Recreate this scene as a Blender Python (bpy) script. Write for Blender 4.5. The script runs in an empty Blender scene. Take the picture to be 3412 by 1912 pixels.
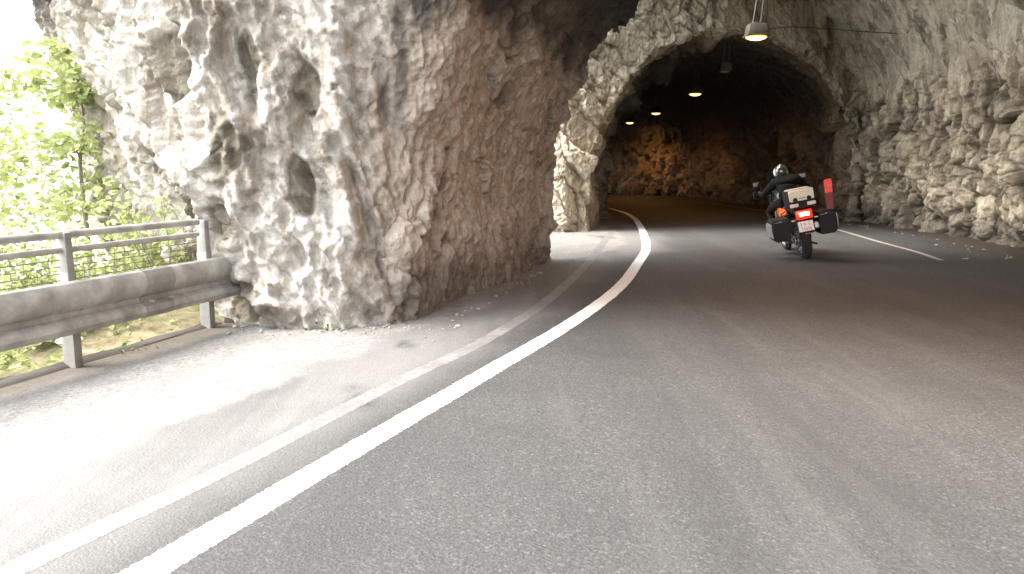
import bpy, bmesh, math, random
import numpy as np
from mathutils import Vector, Matrix, Euler
from mathutils.bvhtree import BVHTree

random.seed(7)
R = math.radians
scene = bpy.context.scene
COL = scene.collection

# ------------------------------------------------------------------ helpers
def tag(o, label=None, cat=None, group=None, kind=None):
    if label: o['label'] = label
    if cat: o['category'] = cat
    if group: o['group'] = group
    if kind: o['kind'] = kind
    return o

def thing(name, label, cat, loc=(0, 0, 0), rot=(0, 0, 0), group=None):
    o = bpy.data.objects.new(name, None)
    o.empty_display_size = 0.1
    COL.objects.link(o)
    o.location = loc
    o.rotation_euler = rot
    return tag(o, label, cat, group)

def obj(name, bm, m, parent=None, smooth=True):
    me = bpy.data.meshes.new(name)
    if isinstance(bm, bmesh.types.BMesh):
        bm.to_mesh(me)
        bm.free()
    else:
        v, f = bm
        me.from_pydata([tuple(p) for p in v], [], [tuple(q) for q in f])
    for mm in (m if isinstance(m, (list, tuple)) else [m]):
        me.materials.append(mm)
    if smooth:
        me.shade_smooth()
        try:
            me.set_sharp_from_angle(angle=R(38))
        except Exception:
            pass
    o = bpy.data.objects.new(name, me)
    COL.objects.link(o)
    if parent is not None:
        o.parent = parent
    return o

def npmesh(name, V, F, m, attrs=None):
    me = bpy.data.meshes.new(name)
    nV, nF, k = len(V), len(F), F.shape[1]
    me.vertices.add(nV)
    me.vertices.foreach_set('co', V.astype(np.float32).ravel())
    me.loops.add(nF * k)
    me.loops.foreach_set('vertex_index', F.astype(np.int32).ravel())
    me.polygons.add(nF)
    me.polygons.foreach_set('loop_start', np.arange(0, nF * k, k, dtype=np.int32))
    me.polygons.foreach_set('loop_total', np.full(nF, k, dtype=np.int32))
    me.update(calc_edges=True)
    me.shade_smooth()
    for an, arr in (attrs or {}).items():
        a = me.attributes.new(an, 'FLOAT', 'POINT')
        a.data.foreach_set('value', arr.astype(np.float32))
    me.materials.append(m)
    o = bpy.data.objects.new(name, me)
    COL.objects.link(o)
    return o

def rbox(bm, c, s, bev=0.0, rot=None, seg=2, taper=None):
    """bevelled box; taper=(sx,sy) scales the top face"""
    b = bmesh.new()
    bmesh.ops.create_cube(b, size=1.0)
    for v in b.verts:
        k = taper if (taper and v.co.z > 0) else (1, 1)
        v.co = Vector((v.co.x * s[0] * k[0], v.co.y * s[1] * k[1], v.co.z * s[2]))
    if bev > 0:
        bmesh.ops.bevel(b, geom=list(b.edges), offset=bev, segments=seg, profile=0.6, affect='EDGES')
    M = Matrix.Translation(Vector(c))
    if rot is not None:
        M = M @ Euler(rot).to_matrix().to_4x4()
    bmesh.ops.transform(b, matrix=M, verts=b.verts)
    join(bm, b)

def join(bm, b):
    me = bpy.data.meshes.new('tmp_join')
    b.to_mesh(me)
    b.free()
    bm.from_mesh(me)
    bpy.data.meshes.remove(me)

def tube(bm, pts, r, n=8, cap=True):
    pts = [Vector(p) for p in pts]
    rr = r if isinstance(r, (list, tuple)) else [r] * len(pts)
    rings = []
    prev = None
    for i, p in enumerate(pts):
        d = (pts[min(i + 1, len(pts) - 1)] - pts[max(i - 1, 0)]).normalized()
        if prev is None:
            a = Vector((0, 0, 1)) if abs(d.z) < 0.9 else Vector((1, 0, 0))
            u = d.cross(a).normalized()
        else:
            u = (prev - d * prev.dot(d)).normalized()
        prev = u
        w = d.cross(u)
        rings.append([bm.verts.new(p + (u * math.cos(2 * math.pi * k / n) + w * math.sin(2 * math.pi * k / n)) * rr[i]) for k in range(n)])
    for a, b in zip(rings[:-1], rings[1:]):
        for k in range(n):
            bm.faces.new((a[k], a[(k + 1) % n], b[(k + 1) % n], b[k]))
    if cap:
        bm.faces.new(rings[0][::-1])
        bm.faces.new(rings[-1])

def loft(bm, rings, closed=True, cap=True):
    rs = [[bm.verts.new(Vector(p)) for p in ring] for ring in rings]
    n = len(rs[0])
    for a, b in zip(rs[:-1], rs[1:]):
        for k in range(n if closed else n - 1):
            bm.faces.new((a[k], a[(k + 1) % n], b[(k + 1) % n], b[k]))
    if cap and closed:
        bm.faces.new(rs[0][::-1])
        bm.faces.new(rs[-1])
    bmesh.ops.recalc_face_normals(bm, faces=bm.faces)

def lathe(bm, prof, n=40, axis='x', c=(0, 0, 0)):
    """prof: closed list of (along axis, radius)"""
    rings = []
    for k in range(n):
        a = 2 * math.pi * k / n
        ring = []
        for t, r in prof:
            if axis == 'x':
                ring.append(bm.verts.new((c[0] + t, c[1] + r * math.cos(a), c[2] + r * math.sin(a))))
            elif axis == 'z':
                ring.append(bm.verts.new((c[0] + r * math.cos(a), c[1] + r * math.sin(a), c[2] + t)))
            else:
                ring.append(bm.verts.new((c[0] + r * math.cos(a), c[1] + t, c[2] + r * math.sin(a))))
        rings.append(ring)
    m = len(prof)
    for k in range(n):
        a, b = rings[k], rings[(k + 1) % n]
        for j in range(m):
            bm.faces.new((a[j], b[j], b[(j + 1) % m], a[(j + 1) % m]))
    bmesh.ops.recalc_face_normals(bm, faces=bm.faces)

def ell(bm, c, r, rot=None, u=20, v=12):
    b = bmesh.new()
    bmesh.ops.create_uvsphere(b, u_segments=u, v_segments=v, radius=1.0)
    M = Matrix.Translation(Vector(c)) @ (Euler(rot).to_matrix().to_4x4() if rot else Matrix()) @ Matrix.Diagonal((*r, 1))
    bmesh.ops.transform(b, matrix=M, verts=b.verts)
    join(bm, b)

def superring(y, cx, cz, rx, rz, p=2.6, n=20):
    out = []
    for k in range(n):
        a = 2 * math.pi * k / n
        c, s = math.cos(a), math.sin(a)
        out.append((cx + rx * math.copysign(abs(c) ** (2 / p), c), y, cz + rz * math.copysign(abs(s) ** (2 / p), s)))
    return out

def catmull(pts, step=0.15):
    P = [np.array(p, float) for p in pts]
    P = [2 * P[0] - P[1]] + P + [2 * P[-1] - P[-2]]
    out = []
    for i in range(1, len(P) - 2):
        n = max(2, int(np.linalg.norm(P[i + 1] - P[i]) / step))
        for k in range(n):
            t = k / n
            out.append(0.5 * ((2 * P[i]) + (-P[i - 1] + P[i + 1]) * t + (2 * P[i - 1] - 5 * P[i] + 4 * P[i + 1] - P[i + 2]) * t * t + (-P[i - 1] + 3 * P[i] - 3 * P[i + 1] + P[i + 2]) * t ** 3))
    out.append(P[-2])
    return np.array(out)

# ------------------------------------------------------------------ numpy noise
rng = np.random.RandomState(11)
PERM = np.concatenate([rng.permutation(256)] * 2).astype(np.int32)
GR = rng.normal(size=(256, 3)).astype(np.float32)
GR /= np.linalg.norm(GR, axis=1)[:, None]
RV = rng.rand(256, 3).astype(np.float32)

def _h(i, j, k):
    return PERM[(PERM[(PERM[i & 255] + j) & 255] + k) & 255]

def noise(P):
    P = np.asarray(P, np.float32)
    I = np.floor(P).astype(np.int32)
    f = P - I
    u = f * f * f * (f * (f * 6 - 15) + 10)
    out = 0
    for a in (0, 1):
        wx = u[:, 0] if a else 1 - u[:, 0]
        for b in (0, 1):
            wy = u[:, 1] if b else 1 - u[:, 1]
            for c in (0, 1):
                wz = u[:, 2] if c else 1 - u[:, 2]
                g = GR[_h(I[:, 0] + a, I[:, 1] + b, I[:, 2] + c)]
                out = out + wx * wy * wz * (g[:, 0] * (f[:, 0] - a) + g[:, 1] * (f[:, 1] - b) + g[:, 2] * (f[:, 2] - c))
    return out * 1.5

def fbm(P, o=3, g=0.5):
    s, a, t = 0, 1.0, 0
    for i in range(o):
        s = s + a * noise(P * (2.03 ** i) + 17.3 * i)
        t += a
        a *= g
    return s / t

def worley(P):
    P = np.asarray(P, np.float32)
    I = np.floor(P).astype(np.int32)
    f1 = np.full(len(P), 9.0, np.float32)
    f2 = np.full(len(P), 9.0, np.float32)
    cid = np.zeros(len(P), np.int32)
    for a in (-1, 0, 1):
        for b in (-1, 0, 1):
            for c in (-1, 0, 1):
                h = _h(I[:, 0] + a, I[:, 1] + b, I[:, 2] + c)
                q = RV[h]
                d = np.sqrt((I[:, 0] + a + q[:, 0] - P[:, 0]) ** 2 + (I[:, 1] + b + q[:, 1] - P[:, 1]) ** 2 + (I[:, 2] + c + q[:, 2] - P[:, 2]) ** 2)
                m = d < f1
                f2 = np.where(m, f1, np.minimum(f2, d))
                cid = np.where(m, h, cid)
                f1 = np.where(m, d, f1)
    return f1, f2, RV[cid, 0], RV[cid, 1]

def facet(P, A, S, crease=0.0, cw=9.0):
    """broken rock: every cell a tilted flat plane, with steps where cells meet"""
    P = np.asarray(P, np.float32)
    I = np.floor(P).astype(np.int32)
    f1 = np.full(len(P), 9.0, np.float32)
    f2 = np.full(len(P), 9.0, np.float32)
    cid = np.zeros(len(P), np.int32)
    dl = np.zeros((len(P), 3), np.float32)
    for a in (-1, 0, 1):
        for b in (-1, 0, 1):
            for c in (-1, 0, 1):
                h = _h(I[:, 0] + a, I[:, 1] + b, I[:, 2] + c)
                e = I + np.array([a, b, c], np.int32) + RV[h] - P
                d = np.sqrt((e * e).sum(1))
                m = d < f1
                f2 = np.where(m, f1, np.minimum(f2, d))
                cid = np.where(m, h, cid)
                dl = np.where(m[:, None], e, dl)
                f1 = np.where(m, d, f1)
    hgt = A * (RV[cid, 0] - 0.5) + S * (dl * GR[(cid + 91) & 255]).sum(1)
    if crease:
        hgt = hgt - crease * np.exp(-(f2 - f1) * cw)
    return hgt, f2 - f1, RV[cid, 1]

def sstep(a, b, x):
    t = np.clip((x - a) / (b - a), 0, 1)
    return t * t * (3 - 2 * t)

# ------------------------------------------------------------------ materials
class NT:
    def __init__(s, name):
        s.m = bpy.data.materials.new(name)
        s.m.use_nodes = True
        s.t = s.m.node_tree
        s.b = s.t.nodes['Principled BSDF']
        s.co = s.t.nodes.new('ShaderNodeTexCoord').outputs['Object']
    def n(s, typ, **kw):
        x = s.t.nodes.new(typ)
        for k, v in kw.items():
            setattr(x, k, v)
        return x
    def l(s, a, b):
        s.t.links.new(a, b)
    def mapping(s, sc, rot=(0, 0, 0)):
        mp = s.n('ShaderNodeMapping')
        mp.inputs['Scale'].default_value = sc
        mp.inputs['Rotation'].default_value = rot
        s.l(s.co, mp.inputs['Vector'])
        return mp.outputs[0]
    def noise(s, scale, detail=6, rough=0.6, vec=None, dist=0.0):
        x = s.n('ShaderNodeTexNoise')
        x.inputs['Scale'].default_value = scale
        x.inputs['Detail'].default_value = detail
        x.inputs['Roughness'].default_value = rough
        x.inputs['Distortion'].default_value = dist
        s.l(vec if vec is not None else s.co, x.inputs['Vector'])
        return x.outputs['Fac']
    def voro(s, scale, feature='F1', vec=None, out='Distance'):
        x = s.n('ShaderNodeTexVoronoi', feature=feature)
        x.inputs['Scale'].default_value = scale
        s.l(vec if vec is not None else s.co, x.inputs['Vector'])
        return x.outputs[out]
    def ramp(s, fac, stops):
        x = s.n('ShaderNodeValToRGB')
        e = x.color_ramp.elements
        while len(e) < len(stops):
            e.new(0.5)
        for q, (p, c) in zip(e, stops):
            q.position = p
            q.color = (*c, 1) if len(c) == 3 else c
        s.l(fac, x.inputs[0])
        return x.outputs[0]
    def rng(s, fac, a, b, c=0.0, d=1.0):
        x = s.n('ShaderNodeMapRange')
        x.inputs[1].default_value = a
        x.inputs[2].default_value = b
        x.inputs[3].default_value = c
        x.inputs[4].default_value = d
        s.l(fac, x.inputs[0])
        return x.outputs[0]
    def math(s, op, a, b):
        x = s.n('ShaderNodeMath', operation=op)
        for i, q in enumerate((a, b)):
            if isinstance(q, (int, float)):
                x.inputs[i].default_value = q
            else:
                s.l(q, x.inputs[i])
        return x.outputs[0]
    def mix(s, fac, a, b, blend='MIX'):
        x = s.n('ShaderNodeMix', data_type='RGBA', blend_type=blend)
        for i, q in ((0, fac), (6, a), (7, b)):
            if isinstance(q, (int, float)):
                x.inputs[i].default_value = q
            elif isinstance(q, tuple):
                x.inputs[i].default_value = (*q, 1)
            else:
                s.l(q, x.inputs[i])
        return x.outputs[2]
    def attr(s, name):
        x = s.n('ShaderNodeAttribute', attribute_name=name)
        return x.outputs['Fac']
    def bump(s, h, st=0.5, dist=0.02, prev=None):
        x = s.n('ShaderNodeBump')
        x.inputs['Strength'].default_value = st
        x.inputs['Distance'].default_value = dist
        s.l(h, x.inputs['Height'])
        if prev is not None:
            s.l(prev, x.inputs['Normal'])
        return x.outputs[0]
    def out(s, col=None, rough=None, nrm=None, metal=None):
        for k, v in (('Base Color', col), ('Roughness', rough), ('Normal', nrm), ('Metallic', metal)):
            if v is None: continue
            if isinstance(v, (int, float)):
                s.b.inputs[k].default_value = v
            elif isinstance(v, tuple):
                s.b.inputs[k].default_value = (*v, 1)
            else:
                s.l(v, s.b.inputs[k])
        return s.m

def plain(name, col, rough=0.5, metal=0.0, var=0.25, scale=9.0, bump=0.0, coat=0.0):
    t = NT(name)
    n = t.noise(scale, 5)
    c = t.mix(t.rng(n, 0.3, 0.7), tuple(x * (1 - var) for x in col), tuple(min(1, x * (1 + var)) for x in col))
    nr = t.bump(t.noise(scale * 12, 3), bump, 0.004) if bump else None
    t.b.inputs['Coat Weight'].default_value = coat
    return t.out(c, t.rng(n, 0.3, 0.7, max(0.02, rough - 0.08), min(1, rough + 0.1)), nr, metal)

def emis(name, col, st):
    t = NT(name)
    t.b.inputs['Emission Color'].default_value = (*col, 1)
    t.b.inputs['Emission Strength'].default_value = st
    n = t.noise(30, 2)
    return t.out(t.mix(n, col, tuple(c * 0.8 for c in col)), 0.3)

def rock_mat(name, pale, mid, dark, stain=(0.05, 0.045, 0.04), bumpst=0.8, stk=0.8, streak=0.8, tan=(0.30, 0.235, 0.165)):
    t = NT(name)
    n1 = t.noise(1.3, 8, 0.62, dist=0.4)
    n2 = t.noise(5.5, 8, 0.65, dist=0.6)
    c = t.ramp(n1, [(0.30, dark), (0.48, mid), (0.66, pale)])
    c2 = t.ramp(n2, [(0.3, dark), (0.5, mid), (0.62, pale)])
    c = t.mix(0.5, c, c2)
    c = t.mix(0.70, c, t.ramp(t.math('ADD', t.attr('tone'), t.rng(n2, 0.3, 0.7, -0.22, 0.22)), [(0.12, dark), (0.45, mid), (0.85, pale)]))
    # damp algae streaks running down the face
    st = t.noise(1.0, 6, 0.6, vec=t.mapping((2.6, 2.6, 0.32)), dist=0.5)
    c = t.mix(t.math('MULTIPLY', t.rng(st, 0.54, 0.68), stk), c, stain)
    s2 = t.noise(1.0, 7, 0.65, vec=t.mapping((5.5, 5.5, 0.45), (0, R(18), 0)), dist=0.4)
    c = t.mix(t.rng(s2, 0.52, 0.66, 0.0, streak), c, tan)
    s3 = t.noise(1.0, 7, 0.65, vec=t.mapping((7.5, 7.5, 0.5), (0.3, R(14), 0)), dist=0.3)
    c = t.mix(t.rng(s3, 0.55, 0.66, 0.0, streak * 0.9), c, tuple(min(0.78, q * 1.15) for q in pale))
    # dirt grains
    g = t.noise(38, 4, 0.7)
    c = t.mix(t.rng(g, 0.35, 0.7, 0.25, 0.0), c, stain)
    # soot, ochre and moss masks carried by the mesh
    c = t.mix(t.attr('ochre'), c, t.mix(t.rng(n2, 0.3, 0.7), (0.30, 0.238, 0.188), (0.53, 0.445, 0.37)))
    c = t.mix(t.attr('moss_shade'), c, t.mix(g, (0.055, 0.047, 0.030), (0.14, 0.118, 0.082)))
    c = t.mix(t.attr('soot_shade'), c, t.mix(n2, (0.022, 0.019, 0.016), (0.085, 0.074, 0.064)))
    b = t.bump(t.noise(14, 8, 0.7, dist=0.3), bumpst, 0.05)
    b = t.bump(t.voro(22), bumpst * 0.5, 0.02, b)
    b = t.bump(g, bumpst * 0.6, 0.012, b)
    return t.out(c, 0.88, b)

# ------------------------------------------------------------------ rock field
CAM = np.array([0, 0, 1.45])
PITCH = math.atan(117 / 800)
# stations: x, y, half width, height
ST1 = np.array([(2.6, -12, 6.2, 5.6), (3.1, 0, 5.7, 5.5), (3.9, 7.4, 4.78, 5.35), (4.85, 12.6, 4.12, 5.3), (5.2, 15, 4.2, 5.4)])
STG = np.array([(4.6, 11.5, 4.45, 6.9), (5.3, 16, 4.3, 6.9), (6.1, 24, 4.0, 6.9)])
ST2 = np.array([(5.5, 17, 3.85, 4.95), (5.85, 20.5, 3.72, 4.95), (6.3, 24, 3.6, 4.95), (6.7, 30, 3.75, 4.9), (6.6, 37, 3.5, 4.8), (5.5, 43, 3.8, 4.8), (2.8, 48.6, 3.9, 4.8), (-2.5, 52.6, 3.9, 4.8), (-11, 55, 3.8, 4.8)])

def tubef(P, st, z0=1.0, p=2.0):
    best = np.full(len(P), 1e9)
    S = np.zeros(len(P)); W = np.ones(len(P)); H = np.ones(len(P)); E = np.zeros(len(P))
    for a, b in zip(st[:-1], st[1:]):
        d = b[:2] - a[:2]
        L = np.hypot(*d)
        d = d / L
        q = P[:, :2] - a[:2]
        tt = q @ d
        t = np.clip(tt / L, 0, 1)
        ex = np.maximum(np.maximum(-tt, tt - L), 0)
        px = a[0] + d[0] * L * t - P[:, 0]
        py = a[1] + d[1] * L * t - P[:, 1]
        dist = np.hypot(px, py)
        m = dist < best
        best = np.where(m, dist, best)
        S = np.where(m, np.where(ex > 0, dist, np.abs(q[:, 0] * d[1] - q[:, 1] * d[0])), S)
        W = np.where(m, a[2] + (b[2] - a[2]) * t, W)
        H = np.where(m, a[3] + (b[3] - a[3]) * t, H)
        # no cap: round ends
    zz = np.maximum(P[:, 2] - z0, 0) / (H - z0)
    return ((S / W) ** p + zz ** p) ** (1 / p) * np.minimum(W, H - z0) - np.minimum(W, H - z0)

def smin(a, b, k):
    h = np.clip(0.5 + 0.5 * (b - a) / k, 0, 1)
    return b + (a - b) * h - k * h * (1 - h)

def smax(a, b, k):
    return -smin(-a, -b, k)

PIL = np.array([(-2.5, 7.45), (-1.7, 7.5), (-0.45, 7.5), (1.3, 10), (2.6, 13.0), (-0.2, 12.9), (-2.5, 12.3), (-4.9, 11.9), (-5.6, 11.2), (-4.35, 9.6), (-3.2, 8.2)])

def polyf(P2, poly):
    d = np.full(len(P2), 1e9)
    ins = np.zeros(len(P2), bool)
    n = len(poly)
    for i in range(n):
        a, b = poly[i], poly[(i + 1) % n]
        e = b - a
        w = P2 - a
        t = np.clip((w @ e) / (e @ e), 0, 1)
        d = np.minimum(d, np.hypot(w[:, 0] - e[0] * t, w[:, 1] - e[1] * t))
        c = (a[1] > P2[:, 1]) != (b[1] > P2[:, 1])
        with np.errstate(divide='ignore', invalid='ignore'):
            xi = a[0] + (P2[:, 1] - a[1]) / (b[1] - a[1]) * e[0]
        ins ^= c & (P2[:, 0] < xi)
    return np.where(ins, -d, d)

def faceB(x):
    return np.where(x > 1.2, 18.75 + 0.50 * (x - 1.2), 18.75 + 0.35 * (1.2 - x))

def planeA(x):
    return 12.72 + 0.02 * x

def sdf(P):
    """negative inside the rock"""
    x, y, z = P[:, 0], P[:, 1], P[:, 2]
    lean = 0.21 * (z - 1.0)
    pil = polyf(np.stack([x + lean * sstep(2.0, -1.5, x) * 1.0, y], 1), PIL) - 0.05
    pil = pil - np.clip(z - 4.2, 0, 3) * 0.35
    xe = np.interp(y, [-12, -2, 4, 7, 8, 12.3, 13.2, 18.6, 19.6, 40], [3.6, 2.2, 0.9, -0.2, -0.9, -0.4, 3.9, 4.3, -9, -9])  # roof edge out of view, shaped for the daylight and shade it gives
    mas = xe - x - np.clip(4.5 - z, -2, 2) * 0.15
    mas = smax(mas, ROOFY - y, 0.5)
    rightm = 6.5 - x
    mas = np.minimum(mas, rightm)
    bl = np.maximum(faceB(x) - y, -9.5 - x)
    rock = smin(smin(mas, pil, 0.4), bl, 0.3)
    a1 = smax(tubef(P, ST1, 1.0), y - planeA(x), 0.15)
    fb = faceB(x)
    ag = smax(tubef(P, STG, 1.6), np.maximum(y - fb, planeA(x) - y), 0.2)
    side = smax(smax(x - 4.2, z - 7.0, 0.9), np.maximum(y - fb, planeA(x) + 0.25 - y), 0.3)
    a2 = smax(tubef(P, ST2, 0.9, 2.15), fb - 0.6 - y, 0.1)
    air = np.minimum(np.minimum(a1, a2), np.minimum(ag, side))
    r = smax(rock, -air, 0.12 + 0.60 * sstep(9.6, 8.0, y) * sstep(-1.2, 1.8, z) * (x < 1.5))
    return np.maximum(np.maximum(r, z - 8.2), np.maximum(x - 13.0, np.maximum(y - 58, -11.5 - y)))

ROOFY = -3.0

def grad(P, h=0.04, s0=None):
    if s0 is None:
        s0 = sdf(P)
    g = np.stack([sdf(P + np.array(o) * h) - s0 for o in ((1, 0, 0), (0, 1, 0), (0, 0, 1))], 1)
    return g / np.maximum(np.linalg.norm(g, axis=1), 1e-9)[:, None], np.maximum(np.linalg.norm(g, axis=1) / h, 0.3)

def build_field(cell):
    o = np.array([-11.0, -12.0, -0.6])
    n = np.array([int(25 / cell), int(71 / cell), int(9.2 / cell)])
    gx, gy, gz = [o[i] + cell * np.arange(n[i]) for i in range(3)]
    S = np.empty(tuple(n), np.float32)
    for i in range(n[0]):
        YY, ZZ = np.meshgrid(gy, gz, indexing='ij')
        P = np.stack([np.full(YY.size, gx[i]), YY.ravel(), ZZ.ravel()], 1)
        S[i] = sdf(P).reshape(YY.shape)
    neg = S < 0
    c = sum(neg[a:n[0] - 1 + a, b:n[1] - 1 + b, d:n[2] - 1 + d].astype(np.int8) for a in (0, 1) for b in (0, 1) for d in (0, 1))
    act = (c > 0) & (c < 8)
    idx = np.full(act.shape, -1, np.int64)
    cells = np.argwhere(act)
    idx[act] = np.arange(len(cells))
    acc = np.zeros((len(cells), 3)); cnt = np.zeros(len(cells))
    corners = [(a, b, d) for a in (0, 1) for b in (0, 1) for d in (0, 1)]
    for a in corners:
        for ax in range(3):
            if a[ax] == 1: continue
            b = list(a); b[ax] = 1
            s0 = S[tuple((cells + a).T)]; s1 = S[tuple((cells + b).T)]
            m = (s0 < 0) != (s1 < 0)
            t = np.where(m, s0 / np.where(m, s0 - s1, 1), 0)
            p = cells + a + t[:, None] * (np.array(b) - a)
            acc[m] += p[m]; cnt[m] += 1
    V = acc / cnt[:, None] * cell + o
    F = []
    for ax in range(3):
        b, d = (ax + 1) % 3, (ax + 2) % 3
        sl0 = [slice(None)] * 3; sl1 = [slice(None)] * 3
        sl0[ax] = slice(0, -1); sl1[ax] = slice(1, None)
        ch = neg[tuple(sl0)] != neg[tuple(sl1)]
        e = np.argwhere(ch)
        e = e[(e[:, b] > 0) & (e[:, d] > 0) & (e[:, b] < n[b] - 1) & (e[:, d] < n[d] - 1)]
        q = []
        for ob, od in ((-1, -1), (0, -1), (0, 0), (-1, 0)):
            k = e.copy(); k[:, b] += ob; k[:, d] += od
            q.append(idx[tuple(k.T)])
        q = np.stack(q, 1)
        fl = ~neg[tuple(e.T)]
        q[fl] = q[fl][:, ::-1]
        F.append(q)
    return V, np.concatenate(F)

def subdivide(V, F):
    nF = len(F)
    E = np.stack([F, np.roll(F, -1, 1)], 2).reshape(-1, 2)
    Es = np.sort(E, 1)
    key = Es[:, 0].astype(np.int64) * len(V) + Es[:, 1]
    u, inv = np.unique(key, return_inverse=True)
    ea, eb = u // len(V), u % len(V)
    em = (V[ea] + V[eb]) / 2
    fc = V[F].mean(1)
    ei = inv.reshape(nF, 4) + len(V)
    fi = np.arange(nF) + len(V) + len(em)
    NV = np.concatenate([V, em, fc])
    NF = np.concatenate([np.stack([F[:, k], ei[:, k], fi, ei[:, (k + 3) % 4]], 1) for k in range(4)])
    return NV, NF

def compact(V, F):
    u, inv = np.unique(F, return_inverse=True)
    return V[u], inv.reshape(F.shape)

def displace(P, N):
    """surface relief of the rock, in metres along the normal, and its stain and shade masks"""
    x, y, z = P[:, 0], P[:, 1], P[:, 2]
    warp = np.stack([noise(P * 1.1 + 5), noise(P * 1.1 + 31), noise(P * 1.1 + 77)], 1)
    Q = P + warp * 0.30
    cx = np.interp(y, ST1[:, 1], ST1[:, 0])
    left = sstep(0.6, -0.6, x - cx)
    pillar = left * sstep(13.6, 12.9, y)
    nzf = 0.40 * fbm(P * 2.2 + 70, 3)
    xlim = sstep(-0.75, -1.65, x + 0.6 * nzf) * (y < 9) + (y >= 9)
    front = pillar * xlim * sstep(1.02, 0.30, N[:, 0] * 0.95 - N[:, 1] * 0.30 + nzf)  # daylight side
    ceil = sstep(2.7, 3.6, z) * sstep(13.2, 12.6, y)
    lining = sstep(2.9, 3.7, z) * sstep(13.5, 15, y) * sstep(4.5, 6.0, x)
    right = 1 - pillar
    d = 0.20 * fbm(P * 0.55, 2)
    # right hand wall and tunnel: leaning blocks with deep joints
    B = np.stack([Q[:, 0] * 1.5 + 0.5 * z, Q[:, 1] * 1.5 + 0.35 * z, Q[:, 2] * 0.95 - 0.4 * Q[:, 1]], 1)
    W2 = P + warp * 0.12 + 0.05 * noise(P * 5.0)[:, None]
    B = np.stack([W2[:, 0] * 1.25 + 0.5 * z, W2[:, 1] * 1.25 + 0.35 * z, W2[:, 2] * 0.85 - 0.4 * W2[:, 1]], 1)
    blk, e1, ra = facet(B, 0.40, 0.40, 0.20, 13)
    B2 = np.stack([W2[:, 0] * 3.3 + 1.3 * z, W2[:, 1] * 3.3 + 0.9 * z, W2[:, 2] * 1.9 - 0.9 * W2[:, 1]], 1) + 9
    blk2, e2, ga = facet(B2, 0.15, 0.15, 0.085, 11)
    B3 = np.stack([W2[:, 0] * 8.5 + 2 * z, W2[:, 1] * 8.5, W2[:, 2] * 5.5], 1) + 19
    blk3, e3, gc = facet(B3, 0.045, 0.05)
    mod = sstep(-0.25, 0.25, fbm(P * 0.7 + 40, 2))
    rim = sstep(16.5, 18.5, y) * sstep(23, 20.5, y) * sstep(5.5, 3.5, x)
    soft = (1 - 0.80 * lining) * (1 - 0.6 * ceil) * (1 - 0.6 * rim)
    d = d + right * soft * (blk * (0.6 + 0.6 * mod) + blk2 * (0.6 + 0.8 * (1 - mod)) + blk3)
    # daylight face: flowstone ribs and hollows
    Rb = np.stack([Q[:, 0] * 2.6 + 0.95 * z, Q[:, 1] * 2.6, Q[:, 2] * 0.34], 1)
    rib = 1 - 2 * np.abs(noise(Rb))
    rib2 = 1 - 2 * np.abs(noise(Rb * np.array([2.2, 2.2, 2.0]) + 13))
    rib3 = 1 - 2 * np.abs(noise(np.stack([P[:, 0] * 9 + 3.6 * z, P[:, 1] * 9, z * 1.3], 1) + 23))
    hol = sstep(0.20, 0.40, noise(np.stack([Q[:, 0] * 2.5 + 0.9 * z, Q[:, 1] * 2.5, Q[:, 2] * 1.25], 1) + 3.7))
    hn = 0.45 * noise(P * 2.6 + 15) + 0.35 * noise(P * 6.5 + 3)
    hol = 0.35 * hol
    for hx, hz, ha, hb in ((-3.05, 2.35, 0.16, 0.36), (-2.55, 1.62, 0.19, 0.26), (-3.5, 1.5, 0.16, 0.26), (-3.05, 1.12, 0.15, 0.22), (-2.36, 2.40, 0.12, 0.34), (-1.85, 2.2, 0.10, 0.30), (-2.62, 0.95, 0.11, 0.22), (-2.5, 0.22, 0.14, 0.30), (-1.95, 1.3, 0.09, 0.25), (-4.0, 2.3, 0.15, 0.3)):
        q = np.sqrt(((x + 0.10 * (z - hz) - hx) / ha) ** 2 + ((z - hz) / hb) ** 2) + hn
        hol = np.maximum(hol, sstep(1.15, 0.70, q) * (y < 10.5))
    flow = np.exp(-((x + 1.53 + 0.06 * noise(P * 1.5)) / 0.11) ** 2) * (y < 8.4) + 0.6 * np.exp(-((x + 2.18 + 0.25 * (z - 2) + 0.05 * noise(P * 1.7)) / 0.10) ** 2) * (y < 8.6)
    chip = 1 - 2 * np.abs(noise(np.stack([P[:, 0] * 6.5, P[:, 1] * 6.5, P[:, 2] * 5.0], 1) + 44))
    d = d + front * (0.15 * (rib - 0.4) + 0.10 * rib2 - 0.085 * hol + 0.055 * rib3 + 0.12 * flow + 0.035 * chip + 0.22 * blk2 * mod + 0.7 * blk3)
    # passage side of the pillar: lumpy with pits, a few damp clefts
    inner = pillar - front
    p1, p2, pa, pb = worley(Q * np.array([4.5, 4.5, 4.0]) + 2)
    pits = np.where(pa > 0.55, sstep(0.48, 0.08, p1), 0) * sstep(2.9, 1.2, z + 0.7 * noise(P * 1.3))
    cl = 1 - np.abs(noise(np.stack([Q[:, 0] * 1.6, Q[:, 1] * 1.6, Q[:, 2] * 0.22], 1) + 8))
    cleft = sstep(0.93, 1.0, cl)
    d = d + inner * (0.09 * fbm(P * 2.0 + 3, 3) - 0.10 * pits - 0.05 * cleft + 0.045 * (0.5 - p1) * sstep(3.0, 1.0, z) + 0.012 * chip + 0.40 * blk2 * mod + 0.40 * blk3)
    base = 0.045 * fbm(P * 5.0, 3) + 0.02 * (1 - 2 * np.abs(noise(P * 9.0 + 2)))
    d = d + base * (1 - 0.6 * lining) * (1 - 0.45 * ceil * (1 - front))
    # masks
    nz = fbm(P * 1.6 + 21, 3)
    up = sstep(0.55, 0.2, N[:, 2])
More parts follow.
